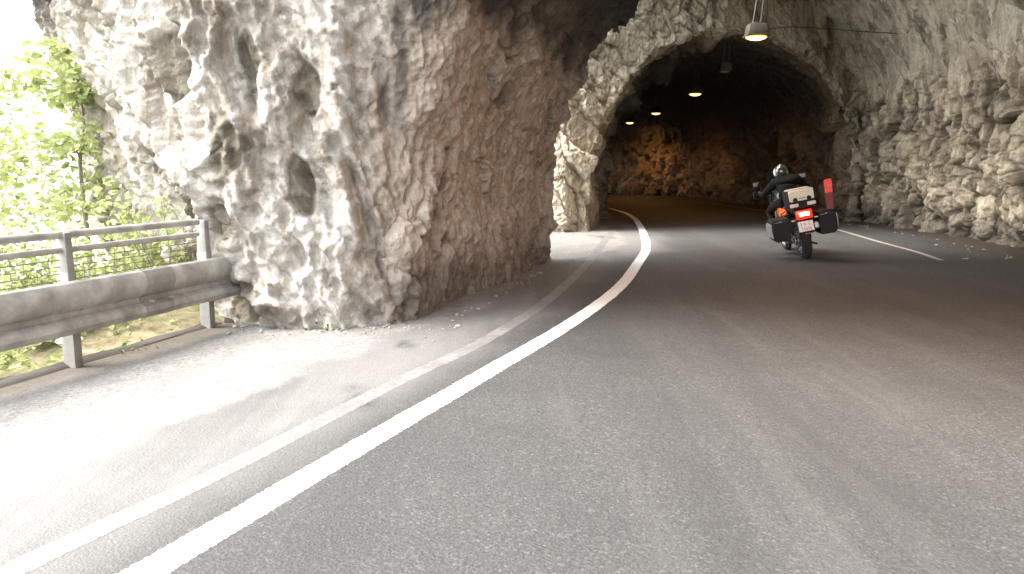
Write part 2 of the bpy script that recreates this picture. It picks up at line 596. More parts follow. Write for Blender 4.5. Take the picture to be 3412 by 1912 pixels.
    soot_shade = np.clip(up * sstep(2.75, 3.15, z + 0.45 * nz + 0.04 * (9 - y) * (y < 9)) * (1 - front) * pillar, 0, 1)
    soot_shade = np.maximum(soot_shade, 0.95 * sstep(2.9, 3.6, z + 0.4 * nz) * sstep(13.0, 12.7, y) * (x < cx + 1.5))
    soot_shade = np.maximum(soot_shade, 0.9 * sstep(1.9, 3.4, z + 0.5 * nz) * sstep(0.9, 2.4, y - faceB(x)))
    soot_shade = np.maximum(soot_shade, 0.15 * sstep(3.0, 4.4, z + 0.5 * nz) * right)
    soot_shade = np.maximum(soot_shade, 0.72 * sstep(0.75, 0.15, z + 0.3 * nz) * (right * (x > cx) + inner))  # darkens the wall foot and passage side towards the ground
    soot_shade = np.maximum(soot_shade, 0.85 * cleft * inner * sstep(0.1, 0.5, nz + 0.35))
    stain = np.exp(-((x + 1.02 + 0.08 * noise(P * 1.8)) / 0.10) ** 2) * sstep(1.5, 2.1, z + 0.2 * nz) * (y < 8.6)
    soot_shade = np.maximum(soot_shade, 0.72 * stain * pillar)
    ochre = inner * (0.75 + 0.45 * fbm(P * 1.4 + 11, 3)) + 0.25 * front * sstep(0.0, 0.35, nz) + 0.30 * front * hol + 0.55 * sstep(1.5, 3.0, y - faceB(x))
    ochre = ochre + right * 0.35 * sstep(0.05, 0.4, fbm(P * 0.9 + 60, 2)) * (y < 24)
    moss_shade = 0.75 * right * sstep(0.12, 0.38, fbm(P * 1.9 + 90, 3)) * sstep(3.4, 2.2, z) * (y < 24)
    moss_shade = np.maximum(moss_shade, 0.4 * front * sstep(0.25, 0.45, fbm(P * 1.1 + 130, 3)))
    moss_shade = np.maximum(moss_shade * (1 - 0.8 * pillar * np.clip(flow, 0, 1)), 0.85 * front * np.clip(hol * 1.2, 0, 1))  # colours the hollows darker brown
    jn_ = sstep(-0.15, 0.25, fbm(P * 1.2 + 7, 2))
    moss_shade = np.maximum(moss_shade, right * (1 - lining) * (y < 26) * jn_ * np.maximum(0.95 * np.exp(-e1 * 13), 0.85 * np.exp(-e2 * 11)))  # crevice shade painted into the joints between blocks
    tone = np.clip(right * (0.55 * ra + 0.55 * ga - 0.05) + pillar * (0.45 + 0.5 * fbm(P * 2.6 + 55, 3) + 0.3 * (ga - 0.5) * front + 0.2 * (gc - 0.5) + 0.7 * flow), 0, 1)
    tone = np.clip(np.maximum(tone, 0.72 * rim + 0.25 * rim * (ga - 0.5)), 0, 1)  # portal rim painted paler in place of daylight falling on it
    moss_shade = moss_shade * (1 - 0.75 * rim)
    soot_shade = np.maximum(soot_shade, 0.62 * sstep(1.0, 3.0, y - faceB(x)) * (y < 37))  # tunnel interior shade painted into the rock colour, short of the far wall
    return d, np.clip(soot_shade, 0, 1), np.clip(ochre, 0, 1), np.clip(moss_shade, 0, 1), tone

V0, F0 = build_field(0.15)
C0 = V0[F0].mean(1)
N0, _ = grad(C0)
# drop faces wholly under the road or on the far outside of the massif
keep = (C0[:, 2] > -0.45)
F0, C0, N0 = F0[keep], C0[keep], N0[keep]
cx0 = np.interp(C0[:, 1], ST1[:, 1], ST1[:, 0])
behindB = C0[:, 1] - faceB(C0[:, 0])
cls = np.full(len(F0), 'rock_overhang', dtype=object)
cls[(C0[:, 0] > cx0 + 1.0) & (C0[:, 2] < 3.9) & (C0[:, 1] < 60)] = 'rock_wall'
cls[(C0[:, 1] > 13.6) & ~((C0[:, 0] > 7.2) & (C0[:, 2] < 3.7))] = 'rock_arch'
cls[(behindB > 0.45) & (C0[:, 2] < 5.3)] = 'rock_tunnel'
pd = polyf(C0[:, :2], PIL)
cls[(C0[:, 1] < 13.6) & (((C0[:, 0] < cx0 - 1) & (C0[:, 2] < 3.25) & (C0[:, 1] > 6.6)) | ((pd < 1.0) & (C0[:, 0] < -0.9) & (C0[:, 1] > 6.6)))] = 'rock_pillar'
vd = C0 - CAM
cp, sp = math.cos(PITCH), math.sin(PITCH)
dep = vd[:, 1] * cp - vd[:, 2] * sp
px = 512 + 800 * vd[:, 0] / np.maximum(dep, 0.05)
py = 287 - 800 * (vd[:, 1] * sp + vd[:, 2] * cp) / np.maximum(dep, 0.05)
front0 = (dep > 0.5) & (px > -260) & (px < 1250) & (py > -220)
CB = BVHTree.FromPolygons(V0.tolist(), F0.tolist())
vis = np.zeros(len(F0), bool)
for k in np.nonzero(front0)[0]:
    c = Vector(C0[k] + N0[k] * 0.12)
    for dx, dz in ((0, 0), (-1.3, 0.2), (1.3, 0.2)):
        v = Vector((CAM[0] + dx, CAM[1], CAM[2] + dz)) - c
        if CB.ray_cast(c, v.normalized(), v.length)[0] is None:
            vis[k] = True
            break
# grow the visible set by a ring of faces
for _ in range(2):
    vv = np.zeros(len(V0), bool)
    vv[F0[vis].ravel()] = True
    vis = vis | vv[F0].any(1)

ROCKM = {
    'rock_pillar': rock_mat('pale_limestone', (0.63, 0.605, 0.565), (0.43, 0.40, 0.355), (0.22, 0.195, 0.155), (0.10, 0.084, 0.062)),
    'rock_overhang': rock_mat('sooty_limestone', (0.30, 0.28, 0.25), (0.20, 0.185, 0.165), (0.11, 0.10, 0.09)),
    'rock_wall': rock_mat('joint_limestone', (0.74, 0.655, 0.50), (0.50, 0.425, 0.305), (0.11, 0.092, 0.062), (0.05, 0.044, 0.03)),
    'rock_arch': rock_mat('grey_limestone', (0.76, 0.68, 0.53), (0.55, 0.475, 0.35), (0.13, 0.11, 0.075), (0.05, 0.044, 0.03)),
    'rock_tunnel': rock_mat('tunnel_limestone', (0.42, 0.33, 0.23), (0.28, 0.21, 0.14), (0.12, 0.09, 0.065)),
}
ROCKL = {
    'rock_pillar': ('pale ribbed limestone pillar left of the road, brown on its passage side', 'rock pillar'),
    'rock_overhang': ('sooty black rock ceiling arching off the brown pillar over the road', 'rock ceiling'),
    'rock_wall': ('jagged grey and ochre rock wall along the right edge of the road', 'rock wall'),
    'rock_arch': ('sunlit rough rock arch framing the mouth of the dark tunnel', 'rock arch'),
    'rock_tunnel': ('dark rock-cut tunnel interior glowing orange on its far bending wall', 'tunnel'),
}
bvV, bvF = [], []
off = 0
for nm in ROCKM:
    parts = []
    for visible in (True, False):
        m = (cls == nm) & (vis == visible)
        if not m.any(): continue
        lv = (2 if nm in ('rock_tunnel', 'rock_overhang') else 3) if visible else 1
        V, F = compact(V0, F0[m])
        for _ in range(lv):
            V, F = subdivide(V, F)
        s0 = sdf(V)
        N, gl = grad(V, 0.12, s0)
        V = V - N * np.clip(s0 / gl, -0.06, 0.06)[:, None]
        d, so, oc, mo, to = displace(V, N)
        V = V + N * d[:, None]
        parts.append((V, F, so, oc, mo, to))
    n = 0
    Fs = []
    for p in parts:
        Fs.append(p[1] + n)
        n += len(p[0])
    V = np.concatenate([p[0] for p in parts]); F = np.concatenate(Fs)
    o = npmesh(nm, V, F, ROCKM[nm], {'soot_shade': np.concatenate([p[2] for p in parts]), 'ochre': np.concatenate([p[3] for p in parts]), 'moss_shade': np.concatenate([p[4] for p in parts]), 'tone': np.concatenate([p[5] for p in parts])})
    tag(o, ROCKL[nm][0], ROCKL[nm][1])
    print(nm, len(V))
    s = parts[0]
    bvV.append(s[0]); bvF.append(s[1] + off); off += len(s[0])
BVH = BVHTree.FromPolygons(np.concatenate(bvV).tolist(), np.concatenate(bvF).tolist())

def hit(o, d, far=60):
    r = BVH.ray_cast(Vector(o), Vector(d).normalized(), far)
    return r[0], r[1]

# ------------------------------------------------------------------ road
RAIL = np.array([(-7.4, -8.0), (-5.25, -0.8), (-4.2, 2.75), (-3.72, 4.35), (-3.27, 5.82), (-2.83, 7.32), (-2.62, 7.9)])
def railx(y):
    return np.interp(y, RAIL[:, 1], RAIL[:, 0])
EDGE = np.array([(-4.6, -8), (-3.2, 0), (-2.45, 2.7), (-2.1, 3.9), (-1.55, 5.4), (-1.05, 6.9), (-0.55, 8.0), (0.3, 11), (0.9, 13), (1.9, 14.5), (2.45, 17), (2.4, 20), (0, 60)])  # reaches right in the rock gap: gravel plus sunlit patch painted pale

def grid_sheet(xs, ys, z):
    X, Y = np.meshgrid(xs, ys, indexing='ij')
    V = np.stack([X.ravel(), Y.ravel(), np.full(X.size, z)], 1)
    i = np.arange(len(xs) - 1)[:, None] * len(ys) + np.arange(len(ys) - 1)[None]
    F = np.stack([i, i + len(ys), i + len(ys) + 1, i + 1], -1).reshape(-1, 4)
    return V, F

t = NT('asphalt')
ag = t.voro(85, out='Color')
sep = t.n('ShaderNodeSeparateColor'); t.l(ag, sep.inputs[0])
stone = t.ramp(sep.outputs[0], [(0.0, (0.024, 0.0235, 0.0235)), (0.5, (0.048, 0.0465, 0.0455)), (0.9, (0.075, 0.073, 0.071)), (1.0, (0.16, 0.156, 0.152))])
big = t.noise(0.9, 5, 0.6)
asp = t.mix(0.55, stone, t.ramp(t.noise(48, 6, 0.78), [(0.3, (0.018, 0.0175, 0.0175)), (0.5, (0.040, 0.039, 0.038)), (0.7, (0.095, 0.092, 0.089))]))
asp = t.mix(t.rng(big, 0.35, 0.65, 0.0, 0.5), asp, (0.030, 0.029, 0.029))
asp = t.mix(t.attr('dust'), asp, t.mix(t.noise(3.5, 8, 0.7), (0.105, 0.102, 0.098), (0.165, 0.161, 0.155)))
tr = t.noise(1.0, 5, 0.6, vec=t.mapping((1.7, 0.12, 1), (0, 0, R(-22))))
asp = t.mix(t.rng(tr, 0.5, 0.7, 0.0, 0.5), asp, (0.027, 0.0265, 0.026))
tr2 = t.noise(1.0, 6, 0.65, vec=t.mapping((2.6, 0.22, 1), (0, 0, R(-17))))
asp = t.mix(t.rng(tr2, 0.52, 0.7, 0.0, 0.4), asp, (0.085, 0.082, 0.078))
# gravel shoulder
gv = t.voro(44, out='Color')
sg = t.n('ShaderNodeSeparateColor'); t.l(gv, sg.inputs[0])
grav = t.ramp(sg.outputs[1], [(0.0, (0.13, 0.125, 0.12)), (0.45, (0.20, 0.194, 0.187)), (1.0, (0.27, 0.263, 0.255))])
grav = t.mix(t.rng(t.noise(2.3, 7, 0.7), 0.35, 0.68, 0.0, 0.75), grav, (0.135, 0.127, 0.117))
gm = t.rng(t.math('ADD', t.attr('gravel'), t.math('MULTIPLY', t.rng(t.noise(4.0, 8, 0.75), 0.0, 1.0, -0.5, 0.5), 0.9)), 0.35, 0.65)
col = t.mix(gm, asp, grav)
col = t.mix(t.attr('soil'), col, t.mix(t.noise(9, 8, 0.75), (0.016, 0.012, 0.009), (0.085, 0.062, 0.042)))
col = t.mix(t.math('MULTIPLY', t.attr('tar'), t.rng(t.noise(14, 5, 0.7), 0.3, 0.55)), col, (0.035, 0.034, 0.035))
b1 = t.bump(t.voro(75), 0.35, 0.008)
b1 = t.bump(t.noise(60, 5, 0.75), 0.35, 0.008, b1)
ASPH = t.out(col, t.rng(t.noise(20, 4), 0.3, 0.7, 0.62, 0.9), b1)

ys = np.concatenate([np.arange(-12, 14, 0.08), np.arange(14, 60, 0.3)])
xs = np.arange(-11.0, 11.6, 0.08)
V, F = grid_sheet(xs, ys, 0.0)
rx = railx(V[:, 1]) - 0.10
inside = V[:, 0] > np.where(V[:, 1] < 7.6, rx, np.where(V[:, 1] < 13, -2.6, -6))
F = F[inside[F].all(1)]
V, F = compact(V, F)
nn = fbm(V * np.array([0.8, 0.8, 1]), 3)
ex = np.interp(V[:, 1], EDGE[:, 1], EDGE[:, 0])
gravel = sstep(0.35, -0.35, V[:, 0] - ex + 0.35 * nn)  # in the rock gap it also paints the sunlit ground
dust = sstep(1.25, 0.45, V[:, 0] - ex + 0.25 * nn)
rw = np.interp(V[:, 1], [0, 13.7, 17.7, 21.8, 30], [8.4, 8.8, 9.5, 9.7, 10.2])
soil = 0.85 * sstep(0.9, 0.1, rw - V[:, 0] + 0.35 * nn) * (V[:, 1] < 26)
soil = np.maximum(soil, 0.95 * sstep(0.48, 0.10, V[:, 0] - railx(V[:, 1]) + 0.2 * nn) * (V[:, 1] < 7.8))
tar = np.zeros(len(V))
for (tx, ty, a, b) in [(-0.95, 4.95, 0.35, 0.12), (0.62, 6.3, 0.32, 0.10), (-0.9, 6.6, 0.22, 0.08), (2.3, 8.2, 0.5, 0.12), (2.0, 17.5, 0.6, 0.25), (3.6, 4.6, 0.3, 0.12), (5.6, 9.2, 0.5, 0.2)]:
    u = (V[:, 0] - tx) * 0.93 + (V[:, 1] - ty) * 0.36
    w = -(V[:, 0] - tx) * 0.36 + (V[:, 1] - ty) * 0.93
    tar = np.maximum(tar, sstep(1.0, 0.3, np.sqrt((u / b) ** 2 + (w / a) ** 2) + 0.5 * noise(V * 5)))
V[:, 2] = 0.012 * fbm(V * 0.6 + 5, 2) * 0
road = npmesh('road', V, F, ASPH, {'gravel': gravel, 'dust': dust, 'soil': soil, 'tar': tar})
tag(road, kind='structure')

def paint_mat(name, col, wear, under):
    t = NT(name)
    n = t.noise(18, 7, 0.75)
    n2 = t.noise(2.2, 4, 0.6)
    m = t.math('ADD', n, t.math('MULTIPLY', n2, 0.45))
    c = t.mix(t.rng(m, wear, wear + 0.22), under, col)
    c = t.mix(t.rng(t.noise(60, 3), 0.4, 0.7, 0.0, 0.18), c, (0.3, 0.29, 0.28))
    e = t.math('ADD', t.attr('edge'), t.rng(t.noise(45, 5, 0.7), 0.25, 0.75, -0.32, 0.32))
    chips = t.math('MULTIPLY', t.rng(t.noise(30, 6, 0.75), 0.655, 0.675, 1.0, 0.0), t.rng(e, 0.93, 0.99, 1.0, 0.0))
    t.l(chips, t.b.inputs['Alpha'])
    return t.out(c, 0.6, t.bump(t.noise(70, 3), 0.3, 0.006))

def ribbon(name, pts, w, m, z):
    c = catmull(pts, 0.12)
    d = np.gradient(c, axis=0)
    d /= np.linalg.norm(d, axis=1)[:, None]
    nrm = np.stack([d[:, 1], -d[:, 0]], 1)
    jit = 0.006 * noise(np.stack([c[:, 0] * 6, c[:, 1] * 6, c[:, 0] * 0], 1))[:, None]
    cols = (-0.56, -0.4, 0.0, 0.4, 0.56)
    V = np.concatenate([np.column_stack([c + nrm * (w * k + jit), np.full(len(c), z)]) for k in cols])
    i = np.arange(len(c) - 1)
    n = len(c)
    F = np.concatenate([np.stack([i + n * k, i + n * k + n, i + n * k + n + 1, i + n * k + 1], 1) for k in range(4)])
    ed = np.concatenate([np.full(n, q) for q in (1.2, 0.55, 0.0, 0.55, 1.2)])
    return npmesh(name, V, F, m, {'edge': ed})

LINE = [(-2.35, 0.3), (-1.85, 1.5), (-1.34, 2.72), (-0.87, 3.92), (-0.17, 5.67), (0.42, 7.15), (0.97, 8.7), (1.45, 10.3), (1.93, 12.3), (2.45, 14.6), (2.85, 17.1), (3.37, 21.1), (3.72, 24.5), (3.85, 28), (3.55, 32), (2.6, 36), (0.6, 40.5), (-3, 45)]
l1 = ribbon('road_marking', LINE, 0.165, paint_mat('white_paint', (0.80, 0.79, 0.77), 0.42, (0.62, 0.61, 0.59)), 0.0016)
tag(l1, 'bright solid white edge line curving left into the dark tunnel', 'road line')
l2 = ribbon('road_marking', [(-2.35, 1.2), (-1.83, 2.74), (-1.44, 3.65), (-0.79, 5.39), (-0.2, 6.85), (0.5, 9.3), (1.32, 13.2), (2.0, 17), (2.5, 19.6)], 0.14, paint_mat('faded_paint', (0.235, 0.232, 0.23), 0.70, (0.125, 0.12, 0.116)), 0.0012)
tag(l2, 'faded old pale line left of the bright white edge line', 'road line')
l3 = ribbon('road_marking', [(6.97, 12.9), (7.26, 14.4), (7.54, 16.6), (8.09, 20.3), (8.55, 24), (9.0, 30), (8.6, 37)], 0.10, paint_mat('dull_paint', (0.34, 0.31, 0.27), 0.58, (0.2, 0.19, 0.18)), 0.0016)
tag(l3, 'thin dull white line beside the right rock wall behind the motorcycle', 'road line')

# terrain beyond the guard rail, falling away to the lake
xs = np.concatenate([np.arange(-400, -20, 12), np.arange(-20, -1.5, 0.2), np.arange(-1.5, 60, 6)])
ys = np.concatenate([np.arange(-300, -12, 12), np.arange(-12, 24, 0.25), np.arange(24, 500, 14)])
V, F = grid_sheet(xs, ys, 0.0)
rxx = np.where(V[:, 1] < 7.6, railx(V[:, 1]), np.where(V[:, 1] < 13, -2.6 - 0.62 * (V[:, 1] - 7.6), -6))
dd = rxx - V[:, 0]
zz = np.where(dd < 0.02, -0.12, -0.10 - 0.10 * np.clip(dd, 0, 1.6) - 0.75 * np.clip(dd - 1.6, 0, 40) - 0.3 * np.clip(dd - 41, 0, 400))
zz = zz + np.where(dd > 0.02, 0.10 * fbm(V * 1.3, 3) + 0.5 * fbm(V * 0.2 + 9, 2) * np.clip(dd / 8, 0, 1), 0)
zz = zz + 0.30 * sstep(1.6, 0.2, np.hypot(V[:, 0] + 3.6, (V[:, 1] - 7.9)))
zz = np.where(dd < 0.02, -0.12, zz)
V[:, 2] = zz
V_T = V.copy()
t = NT('leaf_litter_soil')
n = t.noise(7, 9, 0.75, dist=0.5)
c = t.ramp(n, [(0.3, (0.07, 0.06, 0.03)), (0.45, (0.20, 0.165, 0.09)), (0.58, (0.33, 0.28, 0.17)), (0.7, (0.42, 0.38, 0.28))])
c = t.mix(t.rng(t.noise(2.2, 5), 0.5, 0.64), c, t.ramp(t.noise(30, 5, 0.7), [(0.35, (0.04, 0.07, 0.015)), (0.6, (0.16, 0.19, 0.05))]))
SOIL = t.out(c, 0.95, t.bump(t.noise(22, 8, 0.8), 0.9, 0.06))
tag(npmesh('terrain', V, F, SOIL), kind='structure')

# lake far below
t = NT('lake_water')
t.b.inputs['IOR'].default_value = 1.33
WAT = t.out((0.10, 0.14, 0.16), 0.12, t.bump(t.noise(0.6, 4), 0.25, 0.2))
V, F = grid_sheet(np.array([-90000, -20000, -4000, -1500, -300, -60.0]), np.array([-60000, -4000, -300, 300, 1500, 5000.0, 20000, 90000]), -46)
tag(npmesh('lake', V, F, WAT), kind='structure')

# kerb: low lip under the rail, coloured dark for edge shadow and debris
bm = bmesh.new()
c = catmull([(x, y) for x, y in RAIL], 0.3)
rings = []
for i, p in enumerate(c):
    w = 0.06 + 0.02 * math.sin(i * 1.7)
    rings.append([(p[0] - 0.12, p[1], -0.2), (p[0] - 0.12, p[1], 0.012 + 0.01 * math.sin(i * 2.3)), (p[0] - 0.07, p[1], 0.03 + 0.012 * math.sin(i * 1.1)), (p[0] - 0.02 + w * 0.4, p[1], 0.012), (p[0] + w, p[1], -0.05)])
loft(bm, rings, closed=True)
tag(obj('kerb', bm, plain('edge_shadow_debris', (0.045, 0.038, 0.032), 0.9, bump=0.6, scale=6)), kind='structure')

#PART2
LP0, LP1, LP2, LP3 = 17, 6, 5, 9
# ------------------------------------------------------------------ shared materials
GALV = plain('weathered_galvanised_steel', (0.33, 0.318, 0.295), 0.6, 0.2, 0.40, 5, 0.35)
GALV2 = plain('dull_zinc_post', (0.25, 0.24, 0.22), 0.6, 0.2, 0.25, 7, 0.25)
WIRE = plain('rusty_wire', (0.16, 0.13, 0.10), 0.6, 0.5)
BLK = plain('black_plastic', (0.007, 0.007, 0.007), 0.6, 0, 0.3, 20)
BLK.node_tree.nodes['Principled BSDF'].inputs['Specular IOR Level'].default_value = 0.25
BLKG = plain('black_gloss_paint', (0.010, 0.010, 0.011), 0.25, 0, 0.3, 20, 0, 0.4)
RUB = plain('tyre_rubber', (0.012, 0.012, 0.012), 0.85, 0, 0.3, 30, 0.4)
STEEL = plain('brushed_steel', (0.42, 0.42, 0.42), 0.32, 0.9, 0.15, 25)
ALU = plain('pale_aluminium', (0.26, 0.27, 0.27), 0.42, 0.55, 0.12, 12)
ORG = plain('orange_paint', (0.75, 0.13, 0.012), 0.3, 0, 0.12, 8, 0, 0.5)
BEIGE = plain('sand_aluminium_lid', (0.60, 0.52, 0.41), 0.45, 0.1, 0.10, 10)
REDL = plain('red_reflector', (0.80, 0.04, 0.022), 0.3, 0, 0.15, 40)
REDD = plain('dark_red_sleeve', (0.16, 0.014, 0.012), 0.5, 0, 0.2, 20)
PALE = plain('pale_pink_reflector', (0.62, 0.50, 0.47), 0.3, 0, 0.1, 40)
PLATE = plain('white_number_plate', (0.62, 0.58, 0.56), 0.4, 0, 0.06, 20)
INK = plain('dark_plate_ink', (0.13, 0.05, 0.06), 0.5)
INK2 = plain('ochre_plate_ink', (0.45, 0.28, 0.12), 0.5)
TEXT = plain('black_textile', (0.006, 0.006, 0.006), 0.85, 0, 0.35, 14, 0.4)
TEXT.node_tree.nodes['Principled BSDF'].inputs['Specular IOR Level'].default_value = 0.15
HELM = plain('dark_olive_helmet', (0.035, 0.042, 0.032), 0.12, 0, 0.3, 6, 0, 1.0)
HELW = plain('pale_helmet_reflection', (0.55, 0.60, 0.54), 0.25, 0, 0.1, 10, 0, 0.6)
VISR = plain('smoked_visor', (0.02, 0.022, 0.025), 0.08, 0, 0.1, 10, 0, 1.0)
LEATH = plain('seat_vinyl', (0.016, 0.015, 0.015), 0.6, 0, 0.3, 25, 0.3)

# ------------------------------------------------------------------ tunnel lamps
LENS = emis('sodium_lens', (1.0, 0.60, 0.20), 1.1)
LRIM = emis('sodium_lens_rim', (1.0, 0.34, 0.06), 0.42)
HOUS = plain('lamp_housing_grey', (0.06, 0.05, 0.04), 0.6, 0.1, 0.2, 12)
LCOL = (1.0, 0.43, 0.10)

def ceiling_z(x, y, z0=2.4):
    p, n = hit((x, y, z0), (0, 0, 1), 12)
    return p.z if p else 5.0

def make_lamp(loc, label, lit=True, power=120, rotz=0.0, size=1.0):
    L = thing('tunnel_lamp', label, 'lamp', loc, (0, 0, rotz), 'lamps hanging from the tunnel roof')
    top = ceiling_z(loc[0], loc[1]) - loc[2]
    top = max(0.35, min(top, 3.0)) + 0.06
    s = size
    bm = bmesh.new()
    rbox(bm, (0, 0, 0.15 * s), (0.40 * s, 0.34 * s, 0.21 * s), 0.03, taper=(0.82, 0.8))
    rbox(bm, (0, 0, 0.035 * s), (0.43 * s, 0.37 * s, 0.035 * s), 0.012)
    obj('housing', bm, HOUS, L)
    bm = bmesh.new()
    rbox(bm, (0, 0, 0.275 * s), (0.16, 0.10, 0.035), 0.008)
    tube(bm, [(-0.075, 0, 0.27 * s), (-0.02, 0.01, 0.27 * s + (top - 0.27) * 0.5), (0.03, 0.02, top)], 0.016, 6)
    tube(bm, [(0.075, 0, 0.27 * s), (0.11, 0.01, 0.27 * s + (top - 0.27) * 0.5), (0.20, 0.02, top)], 0.016, 6)
    tube(bm, [(-0.025, 0.01, 0.27 + (top - 0.27) * 0.5), (0.115, 0.01, 0.27 + (top - 0.27) * 0.5)], 0.012, 6)
    rbox(bm, (0.11, 0.02, top - 0.01), (0.34, 0.14, 0.03), 0.006)
    obj('bracket', bm, plain('zinc_bracket', (0.09, 0.092, 0.08), 0.55, 0.3), L)
    bm = bmesh.new()
    tube(bm, [(0.11, 0, 0.24 * s), (0.19, 0.03, 0.30 * s), (0.20, 0.02, 0.5 * s), (0.17, 0.03, top * 0.8), (0.24, 0.04, top)], 0.009, 5)
    obj('power_cable', bm, BLK, L)
    bm = bmesh.new()
    ell(bm, (0, 0, 0.012 * s), (0.185 * s, 0.155 * s, 0.062 * s))
    lens = obj('lens', bm, LENS if lit else plain('dead_lens', (0.30, 0.31, 0.29), 0.3), L)
    bm = bmesh.new()
    lathe(bm, [(0.0, 0.160 * s), (0.022, 0.165 * s), (0.022, 0.2 * s), (0.0, 0.2 * s)], 32, 'z', (0, 0, -0.004))
    obj('lens_rim', bm, LRIM if lit else HOUS, L)
    if lit:
        a = bpy.data.lights.new('lamp_light', 'AREA')
        a.shape = 'DISK'
        a.size = 0.30
        a.energy = power
        a.color = LCOL
        lo = bpy.data.objects.new('lamp_light', a)
        COL.objects.link(lo)
        lo.parent = L
        lo.location = (0, 0, -0.075)
    return L

make_lamp((4.72, 16.0, 3.98), 'nearest glowing orange lamp hanging in front of the tunnel mouth', True, LP1)
make_lamp((6.19, 27.7, 3.98), 'second glowing lamp, just inside the dark tunnel behind the nearest one', True, LP2, R(8))
make_lamp((6.52, 37.0, 3.98), 'third glowing lamp, between two others deep in the tunnel', True, LP2, R(20))
make_lamp((6.40, 44.3, 3.98), 'farthest and smallest glowing lamp at the tunnel bend', True, LP3, R(35))
make_lamp((3.9, 7.3, 4.05), 'glowing lamp under the sooty rock ceiling above the road', True, LP0)
make_lamp((5.82, 22.5, 4.12), 'unlit grey box lamp on the tunnel roof behind the nearest glowing lamp', False, 0, R(5), 0.85)

# black cable pinned across the arch over the tunnel mouth
def cam_ray(px, py):
    v = Vector(((px - 512) / 800, math.cos(PITCH) + (287 - py) / 800 * math.sin(PITCH), -math.sin(PITCH) + (287 - py) / 800 * math.cos(PITCH)))
    return hit(CAM, v)
pts = []
for q in [(762, 31), (790, 28), (822, 28), (850, 29), (878, 31), (900, 32)]:
    p, n = cam_ray(*q)
    if p is not None:
        pts.append(p + n * 0.06)
bm = bmesh.new()
tube(bm, pts, 0.009, 6)
tag(obj('cable', bm, BLK), 'thin black cable pinned along the rock arch right of the nearest lamp', 'cable')

# ------------------------------------------------------------------ guard rail
def rail_pt(y, off=0.0):
    x = float(railx(y))
    d = np.array([float(railx(y + 0.3) - railx(y - 0.3)), 0.6]); d /= np.hypot(*d)
    return Vector((x - d[1] * -off * 1.0, y - d[0] * off, 0)), math.atan2(-d[0], d[1])

gr = thing('guard_rail', 'weathered steel guard rail with handrails and wire mesh along the left drop', 'guard rail', (-3.27, 5.82, 0))
GO = Vector((-3.27, 5.82, 0))
def P3(y, off, z):
    p, a = rail_pt(y, off)
    return p + Vector((0, 0, z)) - GO
ysr = [y for y in np.arange(-7.5, 7.75, 0.25)] + [7.78]
# W-beam standing in front of the posts
prof = [(0.02, 0.335), (0.065, 0.345), (0.085, 0.375), (0.075, 0.405), (0.025, 0.430), (0.02, 0.455), (0.085, 0.485), (0.105, 0.525), (0.10, 0.575), (0.065, 0.605), (0.01, 0.61), (0.01, 0.60), (0.055, 0.590), (0.085, 0.57), (0.09, 0.53), (0.07, 0.498), (0.0, 0.465), (0.0, 0.42), (0.06, 0.392), (0.068, 0.378), (0.055, 0.358), (0.01, 0.348)]
bm = bmesh.new()
loft(bm, [[P3(y, 0.085 + o, 0.455 + (z - 0.47) * 1.42) for o, z in prof] for y in ysr])
obj('crash_beam', bm, GALV, gr)
for y in (6.55, 2.0, -2.8):
    bm = bmesh.new()
    loft(bm, [[P3(y + q, 0.085 + o * 1.03 + 0.004, 0.455 + (z - 0.47) * 1.44) for o, z in prof] for q in (-0.16, 0.0, 0.16)])
    for q in (-0.11, 0.11):
        for z in (0.40, 0.55):
            p = P3(y + q, 0.085 + 0.075, z)
            tube(bm, [p, p + Vector((0.043, -0.012, 0))], 0.014, 6)
    obj('lap_joint', bm, GALV2, gr)
for z, r, dz, nm in ((0.985, 0.030, 0, 'handrail'), (0.875, 0.021, 0, 'handrail')):
    bm = bmesh.new()
    tube(bm, [P3(y, 0.0, z) for y in ysr[:-2]], r, 10)
    obj(nm, bm, GALV, gr)
bm = bmesh.new()
for z in np.arange(0.60, 0.86, 0.05):
    tube(bm, [P3(y, -0.02, z) for y in ysr[:-2]], 0.0035, 4)
for y in np.arange(-7.4, 7.3, 0.10):
    tube(bm, [P3(y, -0.02, 0.56), P3(y, -0.02, 0.87)], 0.0022, 4)
obj('wire_mesh', bm, WIRE, gr)
for y in (7.32, 5.82, 4.3, 2.75, 1.2, -0.4, -2.0, -3.6, -5.2, -6.8):
    p, a = rail_pt(y)
    bm = bmesh.new()
    rbox(bm, (0, 0, 0.30), (0.11, 0.075, 0.82), 0.008)
    rbox(bm, (0, 0, 0.83), (0.105, 0.07, 0.34), 0.01, taper=(0.85, 0.9))
    rbox(bm, (0.045, 0, 0.40), (0.09, 0.13, 0.20), 0.008)
    tube(bm, [(0.085, 0, 0.445), (0.125, 0, 0.445)], 0.014, 6)
    o = obj('post', bm, GALV2, gr)
    o.location = p - GO
    o.rotation_euler = (0, 0, a)

# ------------------------------------------------------------------ motorcycle
LEAN, YAW = R(-12.0), R(-8)
BPOS = (4.88, 13.2, 0.0)
bike = thing('motorcycle', 'black and orange touring motorcycle with luggage cases leaning left in the bend', 'motorcycle', BPOS, (0, LEAN, YAW))

